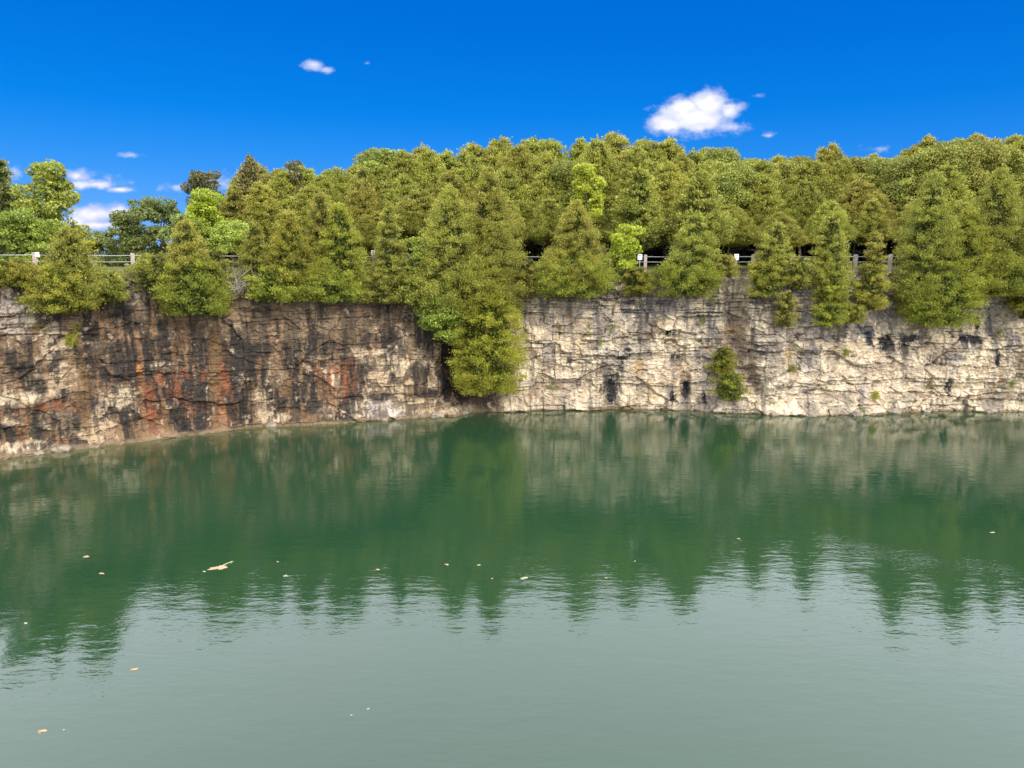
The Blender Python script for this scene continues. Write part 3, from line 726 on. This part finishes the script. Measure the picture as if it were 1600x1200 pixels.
# small plants growing on the face
FACE = [(57, 506, 17, 11, 'bush', 'bright tuft of shrub on the pale rock at far left'),
        (118, 508, 16, 14, 'bush', 'upper yellow green tuft on the left wall'),
        (108, 532, 12, 8, 'bush', 'lower yellow green tuft on the left wall'),
        (1128, 562, 18, 22, 'bush', 'upper half of the bush growing in the brown chute'),
        (1138, 602, 26, 22, 'bush', 'fuller lower bush sprouting above the water in the brown chute'),
        (922, 510, 9, 16, 'bush', 'thin dry shrub on a pale ledge, left of the grey streak'),
        (940, 535, 10, 7, 'bush', 'tiny plant on the pale wall below the thin dry shrub'),
        (960, 513, 9, 8, 'bush', 'tiny plant on the pale wall right of the thin dry shrub'),
        (871, 505, 6, 9, 'bush', 'faint little plant in a joint near the hanging cedar'),
        (862, 588, 9, 22, 'bush', 'sparse weed growing up a crack right of the hanging cedar'),
        (688, 542, 9, 12, 'bush', 'faint moss tuft beside the dark alcove'),
        (1068, 540, 8, 14, 'bush', 'sparse weed in the joint beside the black crack'),
        (1320, 548, 7, 6, 'bush', 'small dark green tuft in the middle of the right wall'),
        (1241, 576, 10, 6, 'bush', 'little green tuft below the grey stain'),
        (1365, 616, 12, 8, 'bush', 'low weed near the water on the right wall'),
        (1453, 597, 10, 12, 'bush', 'pale weed on the tan lower part of the right wall'),
        (1562, 522, 10, 10, 'bush', 'weed on the upper ledge near the right border'),
        (1585, 606, 16, 10, 'bush', 'dark weed low on the rock at the right border'),
        (1095, 500, 8, 9, 'bush', 'tiny weed on the grey wall left of the brown chute'),
        (1345, 640, 8, 6, 'bush', 'weed at the waterline of the right wall'),
        (1112, 470, 8, 9, 'bush', 'mossy tuft under the lip left of the brown chute')]
for i, (a, b, rw, rh, kd, lab) in enumerate(FACE):
    p = wall_point(a, b + rh)
    dk = 1.0 if i in (2, 3, 4) or i == 0 else .72
    H = 2 * rh / F * p[1] * dk; R = rw / F * p[1] * dk
    dull = i in (5, 6, 7, 8, 9, 10, 11, 15, 16, 17, 18, 19, 20)
    make_tree('rock_plant', (p[0], p[1] - R * 0.15, p[2]), H, R * 1.2, 'bush' if i in (3, 4) else 'tuft', GREYG if dull else CEDARG, 3000 + i, lab, 'plant', 'plants rooted in the rock face',
              leaf=0.10, dens=0.8, trunk=False, sparse=0.72 if dull else 0.1, **({'wob': .6} if i in (3, 4) else {}))

# ---- forest behind the fence: shared crowns, each tree its own object
SKY_LINE = [(-150, 250), (0, 262), (40, 300), (110, 372), (180, 372), (215, 330), (270, 320), (320, 290), (345, 275), (392, 246), (420, 262), (455, 252), (500, 262), (545, 262), (580, 238), (600, 232),
            (645, 216), (700, 226), (740, 218), (790, 213), (835, 208), (870, 218), (910, 208), (955, 203), (1005, 210), (1050, 214), (1100, 238), (1150, 232), (1200, 242), (1245, 246),
            (1292, 224), (1318, 230), (1345, 246), (1380, 238), (1415, 238), (1440, 206), (1470, 214), (1510, 207), (1560, 212), (1600, 212), (1750, 225)]
sx_, sy_ = np.array(SKY_LINE).T
protos = {}
def proto(kind, i):
    key = (kind, i)
    if key in protos: return protos[key]
    H = 9.0; R = [2.8, 3.4, 2.5, 3.7, 3.0, 3.3][i % 6]
    nm = {'c': 'cedar_tree', 'l': 'broadleaf_tree'}[kind]
    if kind == 'c':
        VS, TS = [], []; rg = np.random.RandomState(70 + i)
        specs = [(0, 0, H, R)]
        for j in range(rg.randint(1, 4)):
            a = rg.rand() * 6.28; d_ = R * rg.uniform(.3, .6); specs.append((cos(a) * d_, sin(a) * d_, H * rg.uniform(.72, .93), R * rg.uniform(.45, .7)))
        for j, (ox, oy, h_, r_) in enumerate(specs):
            v_, _, t_ = crown_cedar(h_, r_, 900 + i * 7 + j, 1.0 if j == 0 else .8, 0.15, prof=prof_wood, wob=.32, lo=2.8 + .3 * j)
            VS.append(v_ + np.array([ox, oy, 0])); TS.append(t_)
        V = np.vstack(VS); T = np.concatenate(TS); Q = np.arange(len(V)).reshape(-1, 4)
    else: V, Q, T = crown_leafy(H, R * 1.1, 950 + i, 1.3, 0.17, lo=.36, nblob=44)
    rt = empty(nm); c = mesh_np('crown', V, Q, CEDAR if kind == 'c' else WOODL, rt, {'tint': T})
    v, q = trunk_mesh(H, 0.16, 970 + i, 14, R); mesh_np('trunk', v, q, BARK, rt, smooth=True)
    protos[key] = [rt, False, H, R]; return protos[key]
def place(kind, i, loc, H, wide=1.0, rz=0.0, label='', group=''):
    P = proto(kind, i); rt = P[0]
    if P[1]:
        n = rt.copy(); C.objects.link(n)
        for ch in rt.children:
            c = ch.copy(); C.objects.link(c); c.parent = n
        rt = n
    P[1] = True
    k = H / P[2]; rt.location = loc; rt.scale = (k * wide, k * wide, k); rt.rotation_euler = (0, 0, rz)
    tag(rt, label, 'tree', group); return rt
rng = np.random.RandomState(21)
ROWN = ['front row of the wood', 'second row of the wood', 'third row of the wood', 'skyline row of the wood']
ORD = ['first', 'second', 'third', 'fourth', 'fifth', 'sixth', 'seventh', 'eighth', 'ninth', 'tenth', 'eleventh', 'twelfth', 'thirteenth', 'fourteenth', 'fifteenth', 'sixteenth',
       'seventeenth', 'eighteenth', 'nineteenth', 'twentieth', 'twenty first', 'twenty second', 'twenty third', 'twenty fourth', 'twenty fifth', 'twenty sixth', 'twenty seventh', 'twenty eighth', 'twenty ninth', 'thirtieth']
for r, (off, frac, step, x0) in enumerate(((5.5, 0.52, 72, 368), (9, 0.28, 70, 345), (12.5, 0.10, 62, 375), (16.5, 0.0, 42, 392))):
    x = x0; cnt = 0
    while x < 1760:
        p = x + rng.uniform(-9, 9)
        sk = float(np.interp(p, sx_, sy_))
        o2 = off
        if 1110 < p < 1420: o2 = off * 1.35 + 1.5            # the wood stands further back here
        Y = wallY(p) + 2.2 + o2
        top_ = sk + frac * (400 - sk) * rng.uniform(0.8, 1.1) + (rng.uniform(0, 12) if r == 3 else rng.uniform(-8, 8))
        a = at(p, top_, Y); base = GZ + 0.25
        H = a[2] - base
        # keep every crown under the skyline seen in the photograph
        i = rng.randint(6)
        wd = rng.uniform(0.9, 1.2) * (9.0 / H) ** 0.35 * (1.12 if r == 3 else 1)
        cnt += 1
        tone = ['slim', 'full', 'narrow', 'broad', 'slim', 'full'][i]
        kd = 'l' if (rng.rand() < (.4 if 1110 < p < 1420 and r > 0 else .06)) else 'c'
        if kd == 'l': i = i % 3
        place(kd, i, (a[0], Y, base), H, wd, rng.rand() * 6.28, f'{tone} {"olive cedar" if kd == "c" else "rounded broadleaf tree"}, {ORD[min(cnt - 1, 29)]} from the left in the {ROWN[r]}', 'cedars of the wood behind the fence' if kd == 'c' else 'broadleaf trees of the wood')
        x += step * rng.uniform(0.85, 1.15)
# the deep wood that closes the view between and behind the trunks
def deep_wood():
    r = np.random.RandomState(31); n = 100000
    s = r.uniform(S0 + 13, S1 + 34, n); off = 21 + 9 * r.rand(n)
    x = np.interp(s, ds, bx) - np.interp(s, ds, nx) * off; y = np.interp(s, ds, by) - np.interp(s, ds, ny) * off
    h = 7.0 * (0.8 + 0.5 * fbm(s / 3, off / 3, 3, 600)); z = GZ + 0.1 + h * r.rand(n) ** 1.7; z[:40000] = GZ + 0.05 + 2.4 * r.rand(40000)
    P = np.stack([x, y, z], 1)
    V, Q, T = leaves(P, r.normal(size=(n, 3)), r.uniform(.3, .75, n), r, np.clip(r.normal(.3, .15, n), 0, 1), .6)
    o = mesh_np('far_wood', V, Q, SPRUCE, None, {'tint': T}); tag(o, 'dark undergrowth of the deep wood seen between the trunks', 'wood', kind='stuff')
deep_wood()
# named back trees at the left
def back(px_, top, hw, off, kind, mat, label, name='broadleaf_tree', bot=None, cat='tree', **kw):
    Y = wallY(px_) + off
    b = at(px_, top, Y); z0 = GZ + 0.1 if bot is None else at(px_, bot, Y)[2]
    return make_tree(name, (b[0], Y, z0), b[2] - z0, hw / F * Y, kind, mat, abs(int(px_ * 7 + top)), label, cat, **kw)
back(-4, 240, 26, 9, 'col', GREYG, 'tall narrow conifer at the left border', 'spruce_tree', wob=.55, leaf=.17, sparse=.2)
back(66, 250, 48, 8, 'leafy', LEAF, 'open crowned light green broadleaf tree near the left border', nblob=38, lo=.35, leaf=.22, dens=.9)
back(-60, 250, 50, 10, 'leafy', LEAF, 'leafy tree beyond the left border of the view', nblob=30)
back(15, 330, 40, 6, 'leafy', LEAF, 'round green bush in front of the narrow conifer at left', 'shrub', cat='shrub', nblob=22, lo=.05)
back(62, 348, 48, 5.5, 'leafy', LEAF, 'wide leafy bush below the open crowned broadleaf tree', 'shrub', cat='shrub', nblob=26, lo=.05)
back(112, 352, 30, 9, 'leafy', LEAFY, 'yellowish leafy bush behind the feathery cedar', 'shrub', cat='shrub', nblob=18, lo=.05)
back(150, 368, 38, 14, 'leafy', GREYG, 'low distant grey green bush under the clouds', 'shrub', cat='shrub', nblob=20, lo=.05)
back(212, 312, 34, 9, 'leafy', GREYG, 'rounded grey green tree right of the sky gap', nblob=34, lo=.08, leaf=.18)
back(248, 310, 36, 10, 'leafy', GREYG, 'taller grey green tree beside the spruce', nblob=36, lo=.08, leaf=.18)
back(186, 352, 28, 11, 'leafy', GREYG, 'small dark round tree at the edge of the sky gap', nblob=22, lo=.05, leaf=.18)
back(283, 325, 30, 7, 'leafy', GREYG, 'dim bush filling the gap below the dark spruce', 'shrub', cat='shrub', nblob=26, lo=.05, leaf=.18)
back(318, 262, 36, 9, 'leafy', SPRUCE, 'dark ragged conifer standing behind the yellow tree', 'conifer_tree', nblob=30, lo=.35, leaf=.16)
back(326, 300, 34, 6, 'leafy', LEAFY, 'brilliant yellow green maple in front of the dark spruce', 'maple_tree', nblob=40, lo=.25, leaf=.17)
back(366, 290, 36, 8, 'cedar', CEDAR, 'cedar filling in behind the bare branches', 'cedar_tree', leaf=.2)
back(360, 350, 36, 4, 'leafy', LEAF, 'green bush behind the bare branches', 'shrub', cat='shrub', nblob=22, lo=.05)
back(388, 244, 40, 13, 'cedar', SPRUCE, 'dark pointed spruce top at the left end of the skyline', 'spruce_tree', wob=.45, leaf=.22)
back(452, 247, 30, 15, 'leafy', SPRUCE, 'brownish bushy tree top on the left skyline', nblob=26, lo=.4, leaf=.22)
back(918, 249, 28, 3.6, 'leafy', LEAFY, 'vivid yellow green maple rising above the broad cedar mound', 'maple_tree', nblob=46, lo=.50, leaf=.17)
back(1095, 268, 56, 4.2, 'cedar', CEDAR, 'large broad cedar behind the cone between the signposts', 'cedar_tree', bot=392, wob=.3, leaf=.19)
back(1000, 260, 45, 4.6, 'cedar', CEDAR, 'broad cedar behind the first signpost', 'cedar_tree', bot=390, wob=.3, leaf=.19)

back(312, 340, 28, 4.5, 'leafy', LEAF, 'green bush between the broad lip cedar and the fence', 'shrub', cat='shrub', nblob=24, lo=.05)
# ---- dead branches on the lip
def dead_brush():
    rt = empty('dead_branches', tuple(at(362, 450, wallY(362) + 0.2)))
    r = np.random.RandomState(5); parts = []
    for j in range(34):
        a = r.uniform(-2.6, 0.7); ln = r.uniform(0.7, 2.3)
        p0 = np.array([r.uniform(-.7, .7), r.uniform(-.4, .3), r.uniform(-0.6, 0.5)])
        d = np.array([cos(a) * .9, r.uniform(-.5, .1), abs(sin(a)) * 0.8 + .15]) * ln
        mid_ = p0 + d * .5 + r.normal(size=3) * .12
        parts.append(tube([p0, mid_, p0 + d], [.022, .014, .005], 5))
        for q in range(2):
            m_ = mid_ + d * r.uniform(-.2, .3); parts.append(tube([m_, m_ + r.normal(size=3) * .3 + d * .15], [.010, .004], 4))
    v, q = merge(parts)
    mesh_np('branches', v, q, DEAD, rt, smooth=True)
    tag(rt, 'tangle of bare grey dead branches leaning over the soil bank', 'branches')
dead_brush()

# ------------------------------------------------------------------ fence, signs
def box(x0, x1, y0, y1, z0, z1, bev=0.0):
    v = np.array([(x, y, z) for z in (z0, z1) for y in (y0, y1) for x in (x0, x1)], float)
    q = [(0, 2, 3, 1), (4, 5, 7, 6), (0, 1, 5, 4), (2, 6, 7, 3), (0, 4, 6, 2), (1, 3, 7, 5)]
    return v, q
def simple_mat(name, c1, c2, rough=0.8, sc=8, metal=0.0):
    m = NT(name); v = m.noise(sc, 6, m.obj(), .65)
    m.l(m.ramp(v, [(0.35, c1), (0.65, c2)]), m.b.inputs['Base Color']); m.b.inputs['Roughness'].default_value = rough
    m.b.inputs['Metallic'].default_value = metal; m.bump(v, 0.3, 0.01); return m.m
POSTM = simple_mat('weathered concrete post', (.26, .20, .16), (.46, .38, .32))
RAILM = simple_mat('galvanised rail', (.27, .265, .25), (.42, .41, .38), 0.5, 8, 0.2)
SIGNM = simple_mat('sign face', (.70, .72, .74), (.82, .83, .85), 0.6, 3)
SIGND = simple_mat('sign print', (.25, .27, .30), (.33, .35, .38), 0.6, 3)
POLEM = simple_mat('sign pole', (.50, .50, .48), (.66, .66, .64), 0.5)
def fence():
    rt = empty('fence', (0, 50, GZ))
    pxs = [-190, -110, -30, 55, 131, 208, 278, 345, 408, 470, 528, 584, 640, 697, 752, 807, 862, 907, 958, 1008, 1065, 1122, 1176, 1236, 1290, 1336, 1390, 1445, 1500, 1556, 1612, 1670, 1730]
    P = []
    for p in pxs:
        Y = wallY(p) + 1.55
        a = at(p, 415, Y); P.append(np.array([a[0], Y, GZ]))
    for i, p in enumerate(P):
        d = P[min(i + 1, len(P) - 1)] - P[max(i - 1, 0)]; an = math.atan2(d[1], d[0])
        rn = np.random.RandomState(i)
        v, q = box(-.125, .125, -.125, .125, -.4, 1.06)
        w, q2 = box(-.10, .10, -.10, .10, 1.06, 1.10)          # chamfered head
        v = np.vstack([v, w]); q = np.vstack([q, np.array(q2) + 8])
        c, s_2 = cos(an), sin(an); v = v @ np.array([[c, s_2, 0], [-s_2, c, 0], [0, 0, 1]])
        v[:, 0] += v[:, 2] * rn.normal() * .015
        o = mesh_np('post', v + p - np.array([0, 50, GZ]), q, POSTM, rt)
    for h in (0.92, 0.50):
        for i in range(len(P) - 1):
            a, b = P[i] + np.array([0, -.02, h]), P[i + 1] + np.array([0, -.02, h])
            m_ = (a + b) / 2 - np.array([0, 0, .015]); a_ = a + (b - a) * .035; b_ = b - (b - a) * .035
            v, q = tube([a_, m_, b_], [.023] * 3, 8)
            mesh_np('rail', v - np.array([0, 50, GZ]), q, RAILM, rt, smooth=True)
    tag(rt, 'pale post and double pipe rail fence along the top of the cliff', 'fence')
fence()
def sign(px_, ytop, w, h, label, own_pole=True, off=1.25, wallh=None):
    Y = wallY(px_) + off
    a = at(px_, ytop, Y)
    rt = empty('sign', (a[0], Y, GZ - 0.2))
    hz_ = a[2] - (GZ - 0.2)
    v, q = box(-w / 2, w / 2, -.012, 0, hz_ - h, hz_)
    pl = mesh_np('panel', v, q, SIGNM, rt)
    parts = [box(-w * .34, w * .34, -.017, -.0125, hz_ - h * .30, hz_ - h * .16), box(-w * .34, w * .34, -.017, -.0125, hz_ - h * .55, hz_ - h * .44),
             box(-w * .34, w * .20, -.017, -.0125, hz_ - h * .80, hz_ - h * .70)]
    v, q = merge(parts); mesh_np('print', v, q, SIGND, pl)
    if own_pole:
        v, q = tube([(0, .028, -.2), (0, .028, hz_ - .05)], [.025, .025], 8); mesh_np('pole', v, q, POLEM, rt, smooth=True)
    tag(rt, label, 'sign')
sign(1000, 397, .36, .46, 'small white sign on a thin pole just right of the yellow green sapling')
sign(1151, 397, .36, .48, 'small white sign on a thin pole in the open fence span above pale rock')
sign(58, 394, .26, .30, 'pale round cornered sign fixed to the leftmost fence post', False, 1.40)
sign(583, 391, .30, .34, 'small white sign on a fence post in the gap between cedar cones', False, 1.40)

# ------------------------------------------------------------------ grass on the verge and bank (one mass)
def grass():
    r = np.random.RandomState(9); n = 60000
    s = r.uniform(S0 - 14, S1 + 14, n); off = r.rand(n) ** 1.3 * 4.2
    x = np.interp(s, s_, smooth1(bx[k], s_, 2.5)); y = np.interp(s, s_, smooth1(by[k], s_, 2.5))
    ex = np.interp(s, ds, EDGE[:, 0]); ey = np.interp(s, ds, EDGE[:, 1]); ez = np.interp(s, ds, EDGE[:, 2])
    ax = np.interp(s, ds, nx); ay = np.interp(s, ds, ny)
    f = np.interp(off, [0, .35, .8, 1.4, 2.1], [0, .35, .62, .85, 1]); w = np.minimum(1, off / 2.1)
    X = (x - ax * (off + 1)) * w + (ex - ax * off) * (1 - w); Y = (y - ay * (off + 1)) * w + (ey - ay * off) * (1 - w)
    Z = ez * (1 - f) + GZ * f - 0.05
    h = r.uniform(.08, .26, n) * (1 + .8 * np.exp(-off / .5))
    an = r.rand(n) * 2 * pi; wd = .012 + .012 * r.rand(n)
    ln = np.stack([r.normal(size=n) * .35, r.normal(size=n) * .35 - .25 * np.exp(-off / .4), np.ones(n)], 1) * h[:, None]
    B = np.stack([X, Y, Z], 1); sd = np.stack([np.cos(an) * wd, np.sin(an) * wd, 0 * wd], 1)
    V = np.stack([B - sd, B + sd, B + ln + sd * .2, B + ln - sd * .2], 1).reshape(-1, 3)
    GR = foliage_mat('grass blades', (.07, .085, .02), (.16, .16, .04), (.30, .27, .09), (.45, .38, .17))
    o = mesh_np('grass', V, np.arange(4 * n).reshape(n, 4), GR, None, {'tint': np.repeat(np.clip(r.normal(.5, .22, n), 0, 1), 4)})
    tag(o, 'short yellow green grass along the fence and the cliff edge', 'grass', kind='stuff')
grass()

# ------------------------------------------------------------------ fallen blocks at the foot of the cliff
import bmesh
RUB = simple_mat('fallen limestone', (.16, .12, .09), (.36, .29, .21), .9, 3)
def on_foot(ppx):
    X, Y = np.interp(ppx, colpx[by > 25], bx[by > 25]), wallY(ppx); return project(X, Y - .3, 0.15)[1]
def boulder(px_, py_, w, h, label, seed):
    p = wall_point(px_, on_foot(px_)); dist = p[1]; a = w / F * dist / 2; hh = h / F * dist
    bm = bmesh.new(); bmesh.ops.create_cube(bm, size=2)
    bmesh.ops.subdivide_edges(bm, edges=bm.edges[:], cuts=4, use_grid_fill=True)
    r = np.random.RandomState(seed); o3 = r.rand(3) * 40
    for v in bm.verts:
        x, y, z = v.co
        k = 1 - .10 * (abs(x) * abs(y) + abs(y) * abs(z) + abs(x) * abs(z))
        n_ = vnoise(np.array([x * 1.4 + o3[0] + z]), np.array([y * 1.4 + o3[1] - z]), 900)[0] - .5
        v.co = Vector((x * a * (k + .5 * n_), y * a * .7 * (k + .4 * n_), (z * .6 + .35) * hh * (k + .5 * n_)))
    me = bpy.data.meshes.new('boulder'); bm.to_mesh(me); bm.free(); me.materials.append(RUB)
    o = bpy.data.objects.new('boulder', me); C.objects.link(o); o.location = (p[0], p[1] - .05, 0); o.rotation_euler = (0, 0, r.uniform(-.5, .5))
    tag(o, label, 'boulder', 'fallen blocks at the waterline')
for i, b in enumerate([(98, 702, 26, 9, 'pale flat slab at the waterline on the far left'), (62, 708, 14, 6, 'small block left of the pale flat slab'), (247, 681, 12, 6, 'little pale block below the first rust streak'),
        (150, 695, 10, 4, 'low stone between the pale slab and the rust streaks'), (425, 664, 16, 6, 'pale block at the foot of the cream streak left of centre'), (600, 653, 14, 5, 'stone at the foot of the mottled cream wall'),
        (682, 648, 22, 7, 'pale rubble block left of the dark alcove'), (725, 645, 15, 6, 'tan block at the mouth of the dark alcove'), (1265, 646, 20, 9, 'grey square block at the foot of the right wall'),
        (1210, 646, 16, 6, 'pale low block left of the grey square block'), (1340, 645, 16, 8, 'tan block below the middle of the right wall'), (1395, 645, 22, 9, 'broken pale block among the right wall rubble'),
        (1450, 644, 14, 7, 'rounded block below the long black streak on the right'), (1545, 645, 20, 7, 'brownish block near the right border waterline')]):
    boulder(*b[:4], b[4], 60 + i)

# ------------------------------------------------------------------ floating debris on the water
LFM = simple_mat('dry floating leaves', (.28, .17, .09), (.46, .31, .17), .8, 14)
LFG = simple_mat('pale green floating twig', (.20, .23, .11), (.34, .36, .19), .8, 14)
def raft(px_, py_, wpx, label, seed, big_=False):
    p = on_water(px_, py_); sc = wpx / F * np.linalg.norm(p - np.array([0, 0, CAMH]))
    rt = empty('floating_debris', (p[0], p[1], 0.0))
    r = np.random.RandomState(seed)
    def slab(cx, cy, a, b, rot, h):
        n = 14; an = np.linspace(0, 2 * pi, n, endpoint=False); rr = 1 + r.normal(size=n) * .16
        x = np.cos(an) * a * rr; y = np.sin(an) * b * rr; X = cx + x * cos(rot) - y * sin(rot); Y = cy + x * sin(rot) + y * cos(rot)
        v = np.vstack([np.stack([X, Y, np.full(n, -.01)], 1), np.stack([X * 1, Y * 1, np.full(n, h * .6)], 1), np.stack([cx + (X - cx) * .6, cy + (Y - cy) * .6, np.full(n, h)], 1), [[cx, cy, h * 1.1]] * 1])
        q = []
        for i in range(n):
            j = (i + 1) % n; q += [(i, j, n + j, n + i), (n + i, n + j, 2 * n + j, 2 * n + i)]
        tq = [(2 * n + i, 2 * n + (i + 1) % n, 3 * n, 3 * n) for i in range(n)]
        return v, q, tq
    def build(name, lst, mat):
        me = bpy.data.meshes.new(name); vs, fs = [], []
        for v, q, tq in lst:
            b = len(vs); vs += [tuple(a) for a in v]; fs += [tuple(int(c) + b for c in f) for f in q] + [tuple(int(c) + b for c in f[:3]) for f in tq]
        me.from_pydata(vs, [], fs); me.materials.append(mat); me.update()
        o = bpy.data.objects.new(name, me); C.objects.link(o); o.parent = rt
    if big_:
        rr = 0.35
        build('leaf_mat', [slab(.05 * sc, .05 * sc, .22 * sc, .20 * sc, rr, .035), slab(-.18 * sc, -.10 * sc, .24 * sc, .10 * sc, rr, .03), slab(.24 * sc, .02 * sc, .16 * sc, .09 * sc, -.2, .025),
                           slab(-.36 * sc, -.22 * sc, .14 * sc, .05 * sc, .2, .02), slab(-.3 * sc, -.02 * sc, .16 * sc, .05 * sc, .3, .02), slab(.12 * sc, -.15 * sc, .14 * sc, .06 * sc, .1, .02)], LFM)
        v, q = tube([(0.05 * sc, .15 * sc, .02), (.2 * sc, .4 * sc, .03), (.42 * sc, .72 * sc, .02)], [.02, .025, .012], 6); mesh_np('twig', v, q, LFG, rt, smooth=True)
        v, q = tube([(.30 * sc, .52 * sc, .035), (.38 * sc, .66 * sc, .035)], [.05, .04], 6); mesh_np('leaf', v * np.array([1, 1, .6]), q, LFG, rt, smooth=True)
    else:
        ls = [slab(0, 0, .5 * sc, .20 * sc, r.uniform(-.5, .5), .02), slab(r.uniform(-.4, .4) * sc, r.uniform(-.3, .3) * sc, .28 * sc, .12 * sc, r.uniform(-1, 1), .02),
              slab(r.uniform(-.5, .5) * sc, r.uniform(-.5, .5) * sc, .18 * sc, .1 * sc, r.uniform(-1, 1), .018)]
        build('leaf_mat', ls, LFM if seed % 3 else LFG)
    tag(rt, label, 'debris', 'leaves floating on the quarry water')
raft(343, 887, 28, 'largest tan mat of floating leaves with a green twig, left of centre', 1, True)
for i, (a, b, w, lab) in enumerate([(135, 870, 9, 'pale floating leaf scrap farthest up the water on the left'), (159, 896, 8, 'brown floating scrap just below the upper left one'),
        (447, 900, 8, 'small pale leaf pair right of the largest mat'), (210, 1046, 11, 'tan leaf scrap floating in the bright water on the left'),
        (67, 1142, 12, 'pinkish leaf scrap nearest the lower left corner'), (820, 903, 15, 'flat tan leaf scrap at the centre of the water'),
        (590, 890, 7, 'tiny scrap at the tip of the bright reflection notch'), (698, 882, 8, 'left one of two small scraps in the dark green water'),
        (748, 883, 7, 'right one of two small scraps in the dark green water'), (947, 903, 5, 'tiny scrap right of the central tan leaf'),
        (1550, 832, 7, 'pale scrap near the right border of the water'), (40, 974, 7, 'small scrap by the left border where the reflection ends'),
        (769, 904, 4, 'speck floating just left of the central tan leaf'), (100, 1141, 4, 'speck right of the pinkish scrap'),
        (575, 1108, 5, 'speck in the bright water below the centre left'), (549, 1118, 5, 'lower speck in the bright water below the centre left'),
        (1154, 842, 5, 'speck under the reflected pale cliff'), (319, 893, 6, 'speck at the left tip of the largest mat'), (434, 878, 4, 'speck above the small pale leaf pair'),
        (992, 877, 4, 'speck in the dark green water right of centre')]):
    raft(a, b, w * .8, lab, 10 + i)
